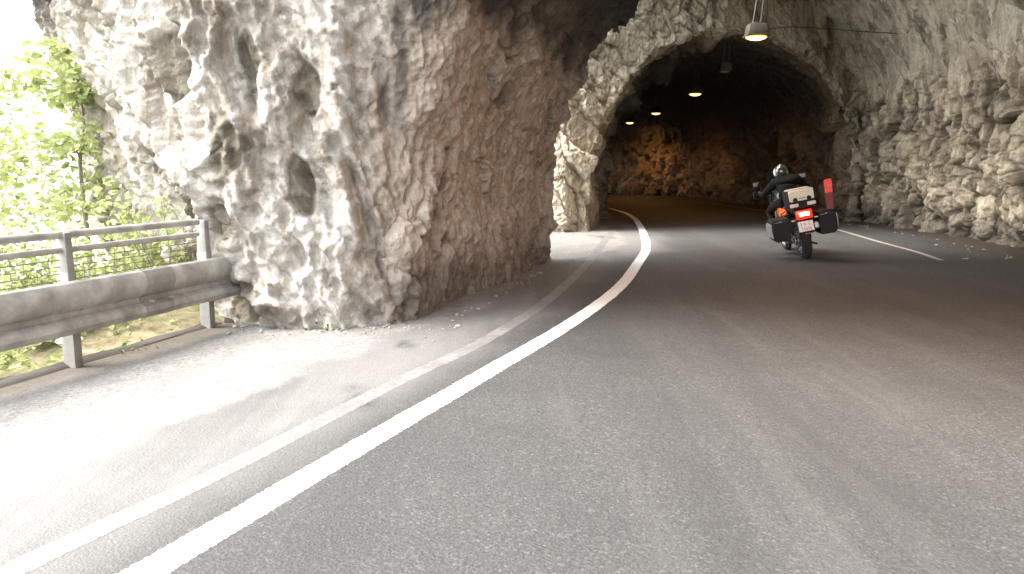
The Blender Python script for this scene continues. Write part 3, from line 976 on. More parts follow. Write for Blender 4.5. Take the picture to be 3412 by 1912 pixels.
def wheel(c, rad, w, rear):
    bm = bmesh.new()
    prof = []
    for k in range(14):
        a = math.pi * k / 13
        prof.append((-w / 2 * math.cos(a), rad - w * 0.46 * (1 - max(0.0, math.sin(a)) ** 0.8)))
    prof += [(w / 2 * 0.86, rad - w * 0.62), (-w / 2 * 0.86, rad - w * 0.62)]
    lathe(bm, prof, 56, 'x', c)
    # tread blocks
    for k in range(44):
        a = 2 * math.pi * k / 44
        for sx in (-1, 1):
            rr = rad - 0.004
            rbox(bm, (c[0] + sx * w * 0.2, c[1] + rr * math.cos(a + 0.03 * sx), c[2] + rr * math.sin(a + 0.03 * sx)), (w * 0.32, 0.022, 0.012), 0.0, (a - math.pi / 2, 0, 0.35 * sx))
    ty = obj('tyre', bm, RUB, bike)
    bm = bmesh.new()
    r0 = rad - w * 0.60
    lathe(bm, [(-w * 0.4, r0 + 0.012), (-w * 0.4, r0 - 0.012), (-w * 0.15, r0 - 0.03), (w * 0.15, r0 - 0.03), (w * 0.4, r0 - 0.012), (w * 0.4, r0 + 0.012)], 48, 'x', c)
    lathe(bm, [(-w * 0.5, 0.045), (-w * 0.5, 0.012), (w * 0.5, 0.012), (w * 0.5, 0.045), (w * 0.2, 0.032), (-w * 0.2, 0.032)], 24, 'x', c)
    for k in range(18):
        a = 2 * math.pi * k / 18
        sx = 1 if k % 2 else -1
        tube(bm, [(c[0] + sx * w * 0.4, c[1] + 0.04 * math.cos(a), c[2] + 0.04 * math.sin(a)), (c[0], c[1] + (r0 - 0.02) * math.cos(a + 0.25 * sx), c[2] + (r0 - 0.02) * math.sin(a + 0.25 * sx))], 0.0035, 5)
    obj('rim', bm, STEEL, ty)
    bm = bmesh.new()
    x = -w / 2 - 0.02
    lathe(bm, [(x - 0.004, 0.13), (x - 0.004, 0.085), (x + 0.001, 0.085), (x + 0.001, 0.13)], 40, 'x', c)
    obj('brake_disc', bm, STEEL, ty)
wheel((0, 0, 0.325), 0.325, 0.16, True)
wheel((0, 1.56, 0.34), 0.34, 0.115, False)

bm = bmesh.new()   # swing arm, frame tubes, engine
rbox(bm, (-0.115, 0.30, 0.36), (0.045, 0.66, 0.075), 0.012)
rbox(bm, (0.115, 0.30, 0.36), (0.045, 0.66, 0.075), 0.012)
rbox(bm, (0, 0.62, 0.37), (0.27, 0.10, 0.11), 0.02)
for s in (-1, 1):
    tube(bm, [(s * 0.13, 0.60, 0.42), (s * 0.17, 0.72, 0.78), (s * 0.12, 1.15, 0.92), (s * 0.04, 1.32, 0.95)], 0.022, 8)
    tube(bm, [(s * 0.13, 0.55, 0.72), (s * 0.15, 0.10, 0.84), (s * 0.12, -0.28, 0.88)], 0.016, 8)
    tube(bm, [(s * 0.14, 0.62, 0.48), (s * 0.15, 0.05, 0.80)], 0.014, 8)
obj('frame', bm, BLKG, bike)
bm = bmesh.new()
rbox(bm, (0, 0.82, 0.46), (0.34, 0.48, 0.34), 0.05)
rbox(bm, (0, 0.98, 0.68), (0.26, 0.30, 0.24), 0.04, (R(25), 0, 0))
lathe(bm, [(-0.21, 0.001), (-0.21, 0.11), (-0.19, 0.13), (0.19, 0.13), (0.21, 0.11), (0.21, 0.001)], 28, 'x', (0, 0.75, 0.45))
rbox(bm, (0, 0.80, 0.24), (0.30, 0.50, 0.06), 0.02)
obj('engine', bm, plain('engine_casting', (0.07, 0.07, 0.07), 0.5, 0.5, 0.3, 14), bike)
bm = bmesh.new()   # tank with orange side panels
loft(bm, [superring(0.78, 0, 0.90, 0.11, 0.06), superring(0.86, 0, 0.95, 0.16, 0.12), superring(1.02, 0, 1.00, 0.19, 0.15), superring(1.18, 0, 0.99, 0.18, 0.16), superring(1.30, 0, 0.94, 0.10, 0.13)])
obj('fuel_tank', bm, BLKG, bike)
for s in (-1, 1):
    bm = bmesh.new()
    loft(bm, [superring(0.12, s * 0.165, 0.80, 0.012, 0.03), superring(0.22, s * 0.185, 0.80, 0.03, 0.062), superring(0.42, s * 0.205, 0.79, 0.036, 0.085), superring(0.60, s * 0.205, 0.78, 0.03, 0.08), superring(0.68, s * 0.19, 0.77, 0.012, 0.05)])
    obj('side_panel', bm, ORG, bike)
bm = bmesh.new()
loft(bm, [superring(-0.22, 0, 0.90, 0.10, 0.035), superring(0.0, 0, 0.89, 0.15, 0.05), superring(0.3, 0, 0.865, 0.17, 0.055), superring(0.6, 0, 0.84, 0.15, 0.055), superring(0.84, 0, 0.87, 0.09, 0.05)])
obj('seat', bm, LEATH, bike)
bm = bmesh.new()   # front fairing, screen
loft(bm, [superring(1.28, 0, 0.98, 0.19, 0.15), superring(1.45, 0, 1.0, 0.20, 0.19), superring(1.62, 0, 0.98, 0.13, 0.15), superring(1.72, 0, 0.95, 0.05, 0.07)])
obj('front_fairing', bm, BLKG, bike)
bm = bmesh.new()
loft(bm, [[(x, 1.50 + 0.05 - x * x * 1.5 - k * 0.05, 1.12 + k * 0.10) for x in np.linspace(-0.17 + 0.012 * k, 0.17 - 0.012 * k, 9)] + [(x, 1.485 + 0.05 - x * x * 1.5 - k * 0.05, 1.12 + k * 0.10) for x in np.linspace(0.17 - 0.012 * k, -0.17 + 0.012 * k, 9)] for k in range(4)])
obj('windscreen', bm, VISR, bike)
bm = bmesh.new()
for s in (-1, 1):
    tube(bm, [(s * 0.10, 1.38, 0.95), (s * 0.10, 1.55, 0.36)], 0.028, 10)
obj('fork', bm, STEEL, bike)
bm = bmesh.new()
loft(bm, [superring(1.25 + 0.12 * k, 0, 0.70 + 0.035 * math.sin(k * 0.8), 0.065, 0.018) for k in range(6)])
obj('front_mudguard', bm, BLKG, bike)
bm = bmesh.new()
tube(bm, [(-0.44, 1.10, 1.13), (-0.26, 1.18, 1.13), (-0.12, 1.28, 1.08), (0.12, 1.28, 1.08), (0.26, 1.18, 1.13), (0.44, 1.10, 1.13)], 0.014, 8)
hb = obj('handlebar', bm, BLK, bike)
for s in (-1, 1):
    bm = bmesh.new()
    rbox(bm, (s * 0.40, 1.20, 1.12), (0.20, 0.03, 0.13), 0.014, (0, 0, s * R(-18)))
    obj('hand_guard', bm, BLK, hb)
    bm = bmesh.new()
    tube(bm, [(s * 0.27, 1.2, 1.13), (s * 0.36, 1.24, 1.27)], 0.008, 6)
    rbox(bm, (s * 0.40, 1.24, 1.30), (0.13, 0.03, 0.085), 0.014)
    mr = obj('mirror', bm, BLK, hb)
    bm = bmesh.new()
    rbox(bm, (s * 0.40, 1.222, 1.30), (0.11, 0.004, 0.068), 0.0)
    obj('mirror_glass', bm, plain('mirror_silver', (0.07, 0.072, 0.072), 0.1, 1.0, 0.02), mr)
bm = bmesh.new()   # tail and plate holder
loft(bm, [superring(0.05, 0, 0.82, 0.13, 0.06), superring(-0.20, 0, 0.82, 0.13, 0.065), superring(-0.34, 0, 0.80, 0.12, 0.06), superring(-0.40, 0, 0.78, 0.09, 0.04)])
rbox(bm, (0, -0.37, 0.60), (0.15, 0.025, 0.30), 0.01, (R(-14), 0, 0))
loft(bm, [superring(-0.36, 0, 0.48, 0.07, 0.02), superring(-0.28, 0, 0.56, 0.085, 0.02), superring(-0.10, 0, 0.68, 0.09, 0.015), superring(0.12, 0, 0.70, 0.08, 0.015)])
tail = obj('tail', bm, BLK, bike)
bm = bmesh.new()
rbox(bm, (0, -0.405, 0.765), (0.25, 0.05, 0.14), 0.022)
rl = obj('taillight', bm, emis('tail_lens_red', (1.0, 0.016, 0.006), 0.40), bike)
bm = bmesh.new()
for k in (-1, 0, 1):
    rbox(bm, (k * 0.05, -0.433, 0.775 - 0.004 * abs(k)), (0.052, 0.012, 0.056), 0.005)
obj('brake_lamp', bm, emis('brake_lamp_glow', (1.0, 0.42, 0.22), 3.2), rl)
for s in (-1, 1):
    bm = bmesh.new()
    tube(bm, [(s * 0.07, -0.38, 0.69), (s * 0.15, -0.38, 0.69)], 0.008, 6)
    rbox(bm, (s * 0.175, -0.385, 0.69), (0.07, 0.03, 0.026), 0.010)
    ti = obj('turn_signal', bm, BLK, bike)
    bm = bmesh.new()
    rbox(bm, (s * 0.175, -0.402, 0.69), (0.06, 0.006, 0.018), 0.002)
    obj('signal_lens', bm, PALE, ti)
# number plate
pl = bmesh.new()
rbox(pl, (0, 0, 0), (0.235, 0.006, 0.165), 0.0)
plate = obj('number_plate', pl, PLATE, bike)
plate.location = (0.0, -0.415, 0.575)
plate.rotation_euler = (R(-12), 0, 0)
def letters(txt, size, x, z, m, parent):
    cu = bpy.data.curves.new('tmp_text', 'FONT')
    cu.body = txt
    cu.size = size
    cu.extrude = 0.0012
    cu.align_x = 'CENTER'
    to = bpy.data.objects.new('tmp_text', cu)
    COL.objects.link(to)
    dg = bpy.context.evaluated_depsgraph_get()
    me = bpy.data.meshes.new_from_object(to.evaluated_get(dg))
    COL.objects.unlink(to)
    bpy.data.objects.remove(to)
    me.materials.clear()
    me.materials.append(m)
    o = bpy.data.objects.new('plate_lettering', me)
    COL.objects.link(o)
    o.parent = parent
    o.location = (x, -0.0045, z)
    o.rotation_euler = (R(90), 0, 0)
    return o
letters('I', 0.085, -0.070, 0.008, INK, plate)
letters('C', 0.085, 0.062, 0.014, INK2, plate)
letters('15555', 0.066, 0.006, -0.066, INK, plate)
bm = bmesh.new()
loft(bm, [[(-0.026 + 0.0, y, 0.055), (0.0, y, 0.055), (0.0, y, 0.025), (-0.013, y, 0.008), (-0.026, y, 0.025)] for y in (-0.0035, -0.0055)])
obj('crest', bm, plain('crest_violet', (0.42, 0.34, 0.42), 0.5), plate)
bm = bmesh.new()
rbox(bm, (0.02, -0.405, 0.455), (0.09, 0.015, 0.026), 0.006)
obj('rear_reflector', bm, plain('orange_reflector', (0.65, 0.10, 0.03), 0.25), bike)
# top case
bm = bmesh.new()
loft(bm, [superring(-0.44, 0, 1.03, 0.225, 0.145, 7), superring(-0.42, 0, 1.03, 0.235, 0.158, 7), superring(-0.05, 0, 1.03, 0.235, 0.16, 7), superring(-0.02, 0, 1.03, 0.22, 0.148, 7)])
tc = obj('top_case', bm, BLK, bike)
tc.scale = (0.92, 1, 0.95)
tc.location = (0, 0, 0.05)
bm = bmesh.new()
loft(bm, [superring(-0.462, 0, 1.085, 0.200, 0.088, 9), superring(-0.440, 0, 1.085, 0.212, 0.100, 9), superring(-0.10, 0, 1.09, 0.214, 0.104, 9), superring(-0.06, 0, 1.09, 0.20, 0.092, 9)])
obj('case_lid', bm, BEIGE, tc)
bm = bmesh.new()
rbox(bm, (0, -0.452, 0.985), (0.425, 0.03, 0.022), 0.006)
for s in (-1, 1):
    lathe(bm, [(-0.022, 0.001), (-0.022, 0.036), (0.018, 0.042), (0.018, 0.001)], 22, 'y', (s * 0.115, -0.462, 1.02))
    rbox(bm, (s * 0.115, -0.466, 0.978), (0.10, 0.026, 0.036), 0.008)
obj('latch', bm, BLK, tc)
bm = bmesh.new()
rbox(bm, (0, -0.465, 1.035), (0.105, 0.006, 0.014), 0.001)
obj('badge', bm, plain('grey_badge', (0.16, 0.14, 0.13), 0.4), tc)
for s in (-1, 1):
    bm = bmesh.new()
    rbox(bm, (s * 0.145, -0.452, 0.928), (0.145, 0.024, 0.062), 0.01)
    obj('reflector', bm, PALE, tc)
bm = bmesh.new()
rbox(bm, (0, -0.15, 0.865), (0.26, 0.42, 0.016), 0.004)
for s in (-1, 1):
    tube(bm, [(s * 0.13, 0.05, 0.86), (s * 0.28, -0.02, 0.80), (s * 0.28, -0.20, 0.56), (s * 0.28, 0.10, 0.52), (s * 0.16, 0.30, 0.62)], 0.009, 6)
obj('luggage_rack', bm, BLK, bike)
# panniers
for s in (-1, 1):
    bm = bmesh.new()
    def sec(y, k):
        x0, x1 = 0.235, 0.235 + 0.265 * k
        zc, h = 0.565, 0.185 * k
        p = [(x0, y, zc + h), (x1 - 0.03, y, zc + h), (x1, y, zc + h - 0.03), (x1 + 0.01, y, zc), (x1 - 0.005, y, zc - h * 0.75), (x1 - 0.05, y, zc - h), (x0 + 0.02, y, zc - h), (x0, y, zc - h + 0.03)]
        return [(s * a, b, c) for a, b, c in p]
    loft(bm, [sec(-0.34, 0.93), sec(-0.32, 1.0), sec(0.14, 1.0), sec(0.17, 0.90)])
    pn = obj('pannier', bm, BLK, bike)
    bm = bmesh.new()
    loft(bm, [[(s * (0.235 + 0.265 + 0.012), y, z) for y, z in ()] or [(s * 0.503, y0, 0.69), (s * 0.522, y0, 0.68), (s * 0.526, y0, 0.57), (s * 0.512, y0, 0.46), (s * 0.495, y0, 0.45)] for y0 in (-0.30, -0.27, 0.10, 0.13)])
    obj('outer_shell', bm, ALU, pn)
    bm = bmesh.new()
    rbox(bm, (s * 0.36, -0.338, 0.70), (0.20, 0.012, 0.016), 0.003)
    rbox(bm, (s * 0.36, -0.343, 0.70), (0.06, 0.016, 0.045), 0.006)
    obj('pannier_latch', bm, BLKG, pn)
# red board standing up behind the right hand pannier
bm = bmesh.new()
loft(bm, [[(0.45 + q[0] + 0.03 * k, -0.22 + q[1], z) for q in ((-0.055, -0.008), (0.055, -0.008), (0.055, 0.008), (-0.055, 0.008))] for k, z in ((0, 0.745), (0.1, 0.82), (0.5, 1.03))])
rb = obj('upright_board', bm, REDD, bike, smooth=False)
bm = bmesh.new()
loft(bm, [[(0.45 + q[0] * w_ + 0.03 * k, -0.222 + q[1], z) for q in ((-0.058, -0.010), (0.058, -0.010), (0.058, 0.010), (-0.058, 0.010))] for k, z, w_ in ((0.5, 1.02, 1.0), (1.0, 1.215, 1.0), (1.05, 1.235, 0.85))])
obj('board_top', bm, REDL, rb, smooth=False)
bm = bmesh.new()   # exhaust and stand
loft(bm, [superring(0.45, 0.17, 0.38, 0.03, 0.03), superring(0.25, 0.20, 0.43, 0.05, 0.06), superring(-0.22, 0.205, 0.54, 0.05, 0.065), superring(-0.25, 0.205, 0.545, 0.035, 0.045)])
obj('exhaust', bm, STEEL, bike)
bm = bmesh.new()
for s in (-1, 1):
    tube(bm, [(s * 0.12, 0.55, 0.30), (s * 0.20, 0.25, 0.20), (s * 0.24, 0.16, 0.19)], 0.015, 6)
    tube(bm, [(s * 0.12, 0.58, 0.36), (s * 0.27, 0.56, 0.36)], 0.014, 6)
obj('centre_stand', bm, BLK, bike)
bm = bmesh.new()
tube(bm, [(-0.13, 0.02, 0.40), (-0.13, 0.58, 0.44), (-0.13, 0.58, 0.36), (-0.13, 0.02, 0.27)], 0.008, 6)
lathe(bm, [(-0.134, 0.085), (-0.134, 0.04), (-0.126, 0.04), (-0.126, 0.085)], 32, 'x', (0, 0, 0.325))
obj('chain', bm, STEEL, bike)

# ------------------------------------------------------------------ rider (own thing, sits on the bike)
rider = thing('person', 'rider in black jacket and dark helmet leaning forward on the motorcycle', 'person', BPOS, (0, LEAN, YAW))

def skin_mesh(name, verts, edges, radii, root, m, parent, sub=2):
    me = bpy.data.meshes.new('tmp_skin')
    me.from_pydata([Vector(v) for v in verts], edges, [])
    o = bpy.data.objects.new('tmp_skin', me)
    COL.objects.link(o)
    sk = o.modifiers.new('skin', 'SKIN')
    sk.use_smooth_shade = True
    for i, r in enumerate(radii):
        d = me.skin_vertices[0].data[i]
        d.radius = r if isinstance(r, tuple) else (r, r)
        d.use_root = (i == root)
    ss = o.modifiers.new('sub', 'SUBSURF')
    ss.levels = sub
    dg = bpy.context.evaluated_depsgraph_get()
    dg.update()
    nm = bpy.data.meshes.new_from_object(o.evaluated_get(dg))
    nm.name = name
    COL.objects.unlink(o)
    bpy.data.objects.remove(o)
    nm.materials.clear()
    nm.materials.append(m)
    nm.shade_smooth()
    r = bpy.data.objects.new(name, nm)
    COL.objects.link(r)
    r.parent = parent
    return r

J, E_, RD = [], [], []
def jn(p, r, link=None):
    J.append(p); RD.append(r)
    if link is not None:
        E_.append((link, len(J) - 1))
    return len(J) - 1
pel = jn((0, 0.42, 0.97), (0.17, 0.14))
sp1 = jn((-0.005, 0.47, 1.10), (0.165, 0.125), pel)
sp2 = jn((-0.01, 0.55, 1.21), (0.185, 0.13), sp1)
sp3 = jn((-0.015, 0.64, 1.295), (0.17, 0.115), sp2)
nk = jn((-0.02, 0.72, 1.355), 0.07, sp3)
hd = jn((-0.025, 0.78, 1.425), 0.085, nk)
HANDS = {}
for s in (-1, 1):
    sh = jn((s * 0.19, 0.66, 1.285), 0.088, sp3)
    ua = jn((s * 0.29, 0.74, 1.19), 0.068, sh)
    el = jn((s * 0.37, 0.82, 1.12), 0.058, ua)
    fa = jn((s * 0.385, 0.95, 1.12), 0.048, el)
    wr = jn((s * 0.375, 1.045, 1.14), 0.034, fa)
    HANDS[s] = (s * 0.37, 1.075, 1.15)
    hp = jn((s * 0.12, 0.47, 0.95), 0.115, pel)
    th = jn((s * 0.24, 0.72, 0.90), 0.085, hp)
    kn = jn((s * 0.31, 0.92, 0.80), 0.068, th)
    cf = jn((s * 0.29, 0.78, 0.60), 0.062, kn)
    an = jn((s * 0.265, 0.62, 0.44), 0.045, cf)
    ft = jn((s * 0.27, 0.72, 0.39), 0.042, an)
    to_ = jn((s * 0.275, 0.80, 0.375), 0.035, ft)
body = skin_mesh('body', J, E_, RD, pel, TEXT, rider)
for s in (-1, 1):
    px_, py_, pz_ = HANDS[s]
    vs, es, rs = [], [], []
    vs.append((px_, py_ - 0.02, pz_ - 0.002)); rs.append(0.026)
    vs.append((px_, py_ + 0.035, pz_ + 0.008)); rs.append(0.030)
    es.append((0, 1))
    for f, (dx, ln) in enumerate(((-0.032, 0.9), (-0.011, 1.0), (0.011, 0.95), (0.031, 0.8))):
        b = len(vs)
        vs += [(px_ + s * dx, py_ + 0.062 * ln, pz_ + 0.008), (px_ + s * dx, py_ + 0.078 * ln, pz_ - 0.018), (px_ + s * dx, py_ + 0.055 * ln, pz_ - 0.040)]
        rs += [0.0105, 0.0098, 0.009]
        es += [(1, b), (b, b + 1), (b + 1, b + 2)]
    b = len(vs)
    vs += [(px_ - s * 0.042, py_ + 0.015, pz_ - 0.012), (px_ - s * 0.050, py_ + 0.045, pz_ - 0.032)]
    rs += [0.012, 0.010]
    es += [(0, b), (b, b + 1)]
    h = skin_mesh('glove', vs, es, rs, 0, LEATH, rider, 2)
    bm = bmesh.new()
    rbox(bm, (s * 0.275, 0.73, 0.375), (0.10, 0.27, 0.075), 0.03)
    rbox(bm, (s * 0.27, 0.64, 0.44), (0.11, 0.11, 0.14), 0.035)
    obj('boot', bm, LEATH, rider)
# full face helmet
bm = bmesh.new()
ell(bm, (0, 0, 0), (0.118, 0.142, 0.132), None, 32, 20)
for v in bm.verts:
    if v.co.z < -0.05:
        v.co.z = -0.05 + (v.co.z + 0.05) * 1.15
        if v.co.y > 0:
            v.co.y *= 1.08
he = obj('helmet', bm, HELM, rider)
he.location = (-0.03, 0.79, 1.455)
he.rotation_euler = (R(-10), R(2), R(6))
bm = bmesh.new()
loft(bm, [[(0.122 * math.sin(a) * c, 0.150 * math.cos(a) * c + 0.004, z) for a in np.linspace(-1.15, 1.15, 13)] + [(0.116 * math.sin(a) * c, 0.142 * math.cos(a) * c, z) for a in np.linspace(1.15, -1.15, 13)] for z, c in ((-0.045, 0.97), (0.0, 1.0), (0.045, 0.95))])
obj('visor', bm, VISR, he)
bm = bmesh.new()
for s in (-1,):
    ring = []
    for k in range(5):
        r_ = []
        for a in np.linspace(R(150), R(262), 9):
            e = R(-28 + 14 * k)
            r_.append((s * -1 * 0.1205 * math.cos(a - R(0)) * math.cos(e) , -0.1445 * abs(math.sin(a)) * math.cos(e) * 0.75 + 0.0, 0.1345 * math.sin(e)))
        ring.append(r_)
    loft(bm, ring, closed=False, cap=False)
hp_ = obj('helmet_reflection', bm, HELW, he)  # pale shell painted in for daylight reflected on the left side
mo = hp_.modifiers.new('thick', 'SOLIDIFY'); mo.thickness = 0.004; mo.offset = 1
# ------------------------------------------------------------------ plants
def leaf_mat(name, a, b, tr=0.45):
    t = NT(name)
    n = t.noise(6, 3)
    info = t.n('ShaderNodeObjectInfo')
    c = t.mix(t.rng(n, 0.3, 0.7), a, b)
    t.out(c, 0.5)
    t.b.inputs['Specular IOR Level'].default_value = 0.3
    trn = t.n('ShaderNodeBsdfTranslucent')
    t.l(c, trn.inputs[0])
    ms = t.n('ShaderNodeMixShader')
    ms.inputs[0].default_value = tr
    t.l(t.b.outputs[0], ms.inputs[1]); t.l(trn.outputs[0], ms.inputs[2])
    t.l(ms.outputs[0], t.t.nodes['Material Output'].inputs['Surface'])
    return t.m
LEAF = leaf_mat('spring_leaf', (0.27, 0.32, 0.12), (0.48, 0.52, 0.25))
LEAF2 = leaf_mat('ivy_leaf', (0.05, 0.10, 0.02), (0.13, 0.18, 0.05), 0.3)
BARK = plain('grey_bark', (0.24, 0.215, 0.175), 0.9, 0, 0.4, 8, 0.8)

def leaf(bm, p, d, s, rnd):
    d = d.normalized()
    a = Vector((rnd.uniform(-1, 1), rnd.uniform(-1, 1), rnd.uniform(-0.4, 1))).normalized()
    u = d.cross(a)
    if u.length < 1e-3: return
    u.normalize()
    w = u.cross(d) * 0.18
    v = [p, p + d * s * 0.35 + u * s * 0.30 + w * s, p + d * s * 0.75 + u * s * 0.22 + w * s, p + d * s, p + d * s * 0.75 - u * s * 0.22 + w * s, p + d * s * 0.35 - u * s * 0.30 + w * s]
    q = [bm.verts.new(x) for x in v]
    bm.faces.new((q[0], q[1], q[2], q[3]))
    bm.faces.new((q[0], q[3], q[4], q[5]))

def tree(loc, h, boughs, label, seed, trunk_r=0.07, leafs=70, lsize=0.11, spread=0.34, lean=(0, 0), name='tree', group=None, first=0.35):
    rnd = random.Random(seed)
    T = thing(name, label, 'tree', loc, group=group)
    bmw, bml = bmesh.new(), bmesh.new()
    pts = [Vector((lean[0] * (k / 7) ** 1.4 * h + rnd.uniform(-.05, .05) * (k > 0), lean[1] * (k / 7) * h + rnd.uniform(-.05, .05) * (k > 0), h * k / 7 - 0.3 * (k == 0))) for k in range(8)]
    tube(bmw, pts, [trunk_r * (1.25 - 1.05 * k / 7) for k in range(8)], 9)
    limbs = bmesh.new()
    for b in range(boughs):
        f = first + (1 - first) * (b + rnd.random()) / boughs
        i = min(6, int(f * 7))
        st = pts[i].lerp(pts[i + 1], f * 7 - i)
        az = b * 2.4 + rnd.uniform(-0.5, 0.5)
        L = h * 0.36 * (1.15 - 0.6 * f) * rnd.uniform(0.7, 1.25)
        dr = Vector((math.cos(az), math.sin(az), rnd.uniform(0.1, 0.9)))
        bp = [st]
        for k in range(1, 5):
            bp.append(bp[-1] + dr * L / 4 + Vector((rnd.uniform(-.07, .07), rnd.uniform(-.07, .07), -0.05 * k * L)))
        tube(limbs, bp, [trunk_r * 0.28 * (1 - k * 0.2) + 0.002 for k in range(5)], 6)
        for k in range(leafs):
            q = rnd.uniform(0.25, 1.08)
            j = min(3, int(q * 4))
            c = bp[j].lerp(bp[j + 1], q * 4 - j)
            g = Vector((rnd.gauss(0, spread * 0.5), rnd.gauss(0, spread * 0.5), rnd.gauss(0, spread * 0.22)))
            leaf(bml, c + g, Vector((rnd.uniform(-1, 1), rnd.uniform(-1, 1), rnd.uniform(-0.7, 0.3))), lsize * rnd.uniform(0.6, 1.25), rnd)
    obj('trunk', bmw, BARK, T)
    obj('limb', limbs, BARK, T)
    obj('crown', bml, LEAF, T, smooth=False)
    return T

def ground_z(x, y):
    i = np.argmin((V_T[:, 0] - x) ** 2 + (V_T[:, 1] - y) ** 2)
    return float(V_T[i, 2])

tree((-5.3, 10.0, ground_z(-5.3, 10.0)), 3.1, 16, 'slim lime green tree closest to the rock pillar, left of the road', 3, 0.035, 130, 0.12, 0.42)
tree((-6.6, 8.2, ground_z(-6.6, 8.2)), 3.4, 16, 'bushy lime green tree right behind the guard rail at the photo edge', 8, 0.04, 120, 0.12, 0.5)
tree((-8.3, 11.8, ground_z(-8.3, 11.8)), 4.2, 16, 'pale green tree farthest down the slope beyond the guard rail', 12, 0.05, 130, 0.13, 0.6)

def shrub(loc, r, label, seed, stems=14, leafs=60, lsize=0.085, m=None, group='shrubs beyond the guard rail'):
    rnd = random.Random(seed)
    T = thing('shrub', label, 'shrub', loc, group=group)
    a, b = bmesh.new(), bmesh.new()
    for k in range(stems):
        az = rnd.uniform(0, 6.28); el = rnd.uniform(0.35, 1.35)
        L = r * rnd.uniform(0.7, 1.3)
        dr = Vector((math.cos(az) * math.cos(el), math.sin(az) * math.cos(el), math.sin(el)))
        bp = [Vector((0, 0, -0.05))]
        for j in range(4):
            bp.append(bp[-1] + dr * L / 4 + Vector((rnd.uniform(-.03, .03), rnd.uniform(-.03, .03), -0.02 * j)))
        tube(a, bp, [0.009, 0.008, 0.006, 0.004, 0.002], 5)
        for q in range(leafs):
            f = rnd.uniform(0.2, 1.05) * 4
            j = min(3, int(f))
            leaf(b, bp[j].lerp(bp[j + 1], f - j) + Vector((rnd.gauss(0, .09), rnd.gauss(0, .09), rnd.gauss(0, .07))), Vector((rnd.uniform(-1, 1), rnd.uniform(-1, 1), rnd.uniform(-0.5, 0.5))), lsize * rnd.uniform(0.6, 1.2), rnd)
    obj('stem', a, BARK, T)
    obj('foliage', b, m or LEAF, T, smooth=False)
    return T
shrub((-3.55, 8.15, ground_z(-3.55, 8.15)), 1.15, 'leafy shrub rising over the handrail where it meets the pillar', 5, 20, 70)
shrub((-4.3, 7.3, ground_z(-4.3, 7.3)), 0.95, 'yellow green shrub seen through the wire mesh near the pillar', 15, 22, 80)
shrub((-4.5, 5.9, ground_z(-4.5, 5.9)), 0.8, 'low green shrub behind the guard rail post nearest the camera', 25, 20, 80)
shrub((-5.2, 6.9, ground_z(-5.2, 6.9)), 1.2, 'tall lime shrub behind the rail at the left photo edge', 35, 22, 80)
for k, (wx, wy, r_) in enumerate(((-3.15, 6.25, 0.20), (-1.75, 7.22, 0.13))):
    shrub((wx, wy, 0.0 if k else -0.08), r_, ('green weed tuft at the foot of the rail below the crash beam', 'small green weed sprouting at the foot of the pale pillar')[k], 60 + k, 8, 9, 0.05, LEAF2, 'weeds beside the road')

# stones and litter
STONE = plain('loose_limestone', (0.25, 0.225, 0.19), 0.9, 0, 0.3, 14, 0.8)
def pebble(bm, c, r, rnd):
    b = bmesh.new()
    bmesh.ops.create_icosphere(b, subdivisions=2, radius=1)
    k = Vector((rnd.uniform(0.7, 1.3), rnd.uniform(0.7, 1.3), rnd.uniform(0.45, 0.8)))
    sd = rnd.random() * 50
    A = np.array([v.co[:] for v in b.verts]) * 1.3 + sd
    nn = noise(A)
    for v, q in zip(b.verts, nn):
        v.co = Vector((v.co.x * k.x, v.co.y * k.y, v.co.z * k.z)) * r * (1 + 0.35 * float(q)) + Vector(c)
    join(bm, b)
rnd = random.Random(4)
bm = bmesh.new()
for k in range(170):
    q = rnd.random()
    if q < 0.45:
        x = rnd.uniform(-2.6, -0.5); y = 7.30 - abs(rnd.gauss(0, 0.22)) + 0.1
    elif q < 0.7:
        f = rnd.random(); x = -0.65 + 1.35 * f - 0.0 + abs(rnd.gauss(0, 0.10)); y = 7.6 + 5.0 * f
    else:
        y = rnd.uniform(9, 23); x = float(np.interp(y, [0, 13.7, 17.7, 21.8, 30], [8.2, 8.6, 9.2, 9.4, 10])) - abs(rnd.gauss(0, 0.3))
    r_ = rnd.choice((0.008, 0.012, 0.012, 0.016, 0.018, 0.024))
    pebble(bm, (x, y, r_ * 0.3), r_, rnd)
tag(obj('gravel', bm, STONE), 'loose stone chips strewn along the foot of the rock', 'gravel', None, 'stuff')
bm = bmesh.new()
pebble(bm, (0, 0, 0.03), 0.11, rnd)
st_ = obj('stone', bm, plain('white_stone', (0.72, 0.71, 0.68), 0.8, 0, 0.1, 10, 0.4))
st_.location = (-3.95, 7.0, ground_z(-3.95, 7.0))
tag(st_, 'white stone lying on the leaf litter below the crash beam', 'stone')
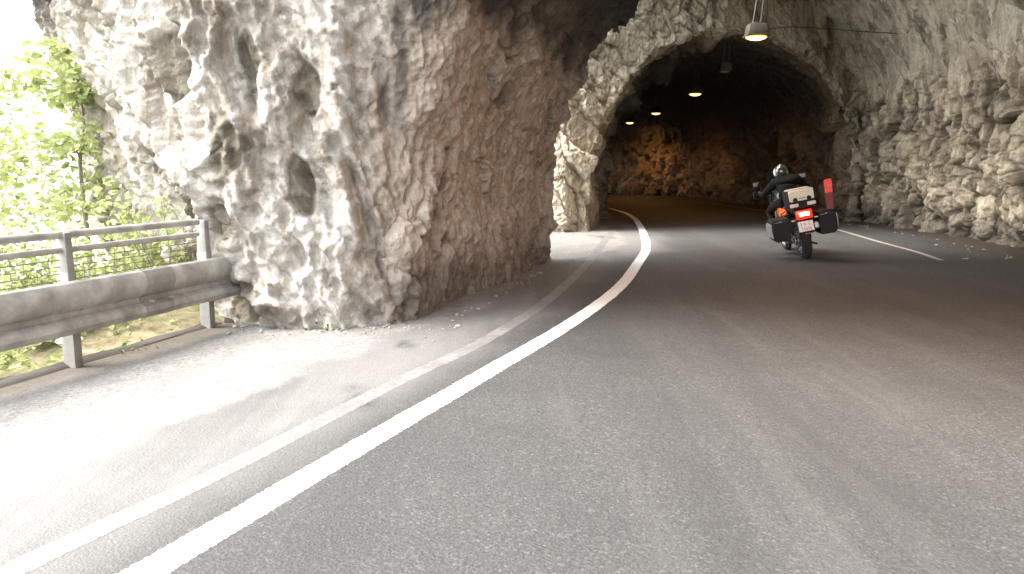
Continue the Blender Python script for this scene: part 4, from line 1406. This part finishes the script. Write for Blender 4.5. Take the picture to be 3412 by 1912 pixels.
for k, (x, y, a, lb) in enumerate(((7.4, 13.0, 0.3, 'pale dry leaf on the asphalt just right of the end of the right line'), (8.2, 15.4, 1.2, 'pale scrap on the verge at the foot of the right rock wall'))):
    bm = bmesh.new()
    loft(bm, [[(x_ * 0.15, (0.04 * math.sin(math.pi * (x_ + 0.5)) + 0.003) * s_ , 0.012 + 0.03 * x_ * x_ + zz) for s_, zz in ((-1, 0), (1, 0), (1, 0.004), (-1, 0.004))] for x_ in np.linspace(-0.5, 0.5, 7)])
    o = obj('fallen_leaf', bm, plain('dry_leaf', (0.42, 0.33, 0.24), 0.8))
    o.location = (x, y, 0.004); o.rotation_euler = (0, 0, a)
    tag(o, lb, 'fallen leaf', 'litter on the road')
# ------------------------------------------------------------------ camera, sky, sun
cam = bpy.data.cameras.new('camera')
cam.sensor_width = 36
cam.lens = 800 / 1024 * 36
cam.clip_end = 200000
co = bpy.data.objects.new('camera', cam)
co.location = CAM
co.rotation_euler = (R(90) - PITCH, 0, 0)
COL.objects.link(co)
scene.camera = co

SUN_EL, SUN_AZ = 56, 260          # azimuth clockwise from +Y
w = bpy.data.worlds.new('World')
scene.world = w
w.use_nodes = True
nt = w.node_tree
sky = nt.nodes.new('ShaderNodeTexSky')
sky.sky_type = 'NISHITA'
sky.sun_disc = False
sky.sun_elevation = R(SUN_EL)
sky.sun_rotation = R(SUN_AZ)
sky.air_density = 1.0
sky.dust_density = 1.5
hs = nt.nodes.new('ShaderNodeHueSaturation')
hs.inputs['Saturation'].default_value = 0.15
nt.links.new(sky.outputs[0], hs.inputs['Color'])
bg = nt.nodes['Background']
bg.inputs['Strength'].default_value = 0.15
nt.links.new(hs.outputs[0], bg.inputs['Color'])

sl = bpy.data.lights.new('sun', 'SUN')
sl.energy = 1.5
sl.angle = R(30)
sl.color = (1.0, 0.95, 0.87)
so = bpy.data.objects.new('sun', sl)
az = R(SUN_AZ)
dirv = Vector((math.sin(az) * math.cos(R(SUN_EL)), math.cos(az) * math.cos(R(SUN_EL)), math.sin(R(SUN_EL))))
so.rotation_euler = (-dirv).to_track_quat('-Z', 'Y').to_euler()
so.location = (-30, -5, 30)
COL.objects.link(so)

scene.view_settings.view_transform = 'Standard'
scene.view_settings.look = 'None'
scene.view_settings.exposure = 3.0
scene.view_settings.gamma = 1.0
scene.cycles.use_denoising = True
scene.cycles.max_bounces = 8
scene.cycles.diffuse_bounces = 5
scene.cycles.sample_clamp_indirect = 6
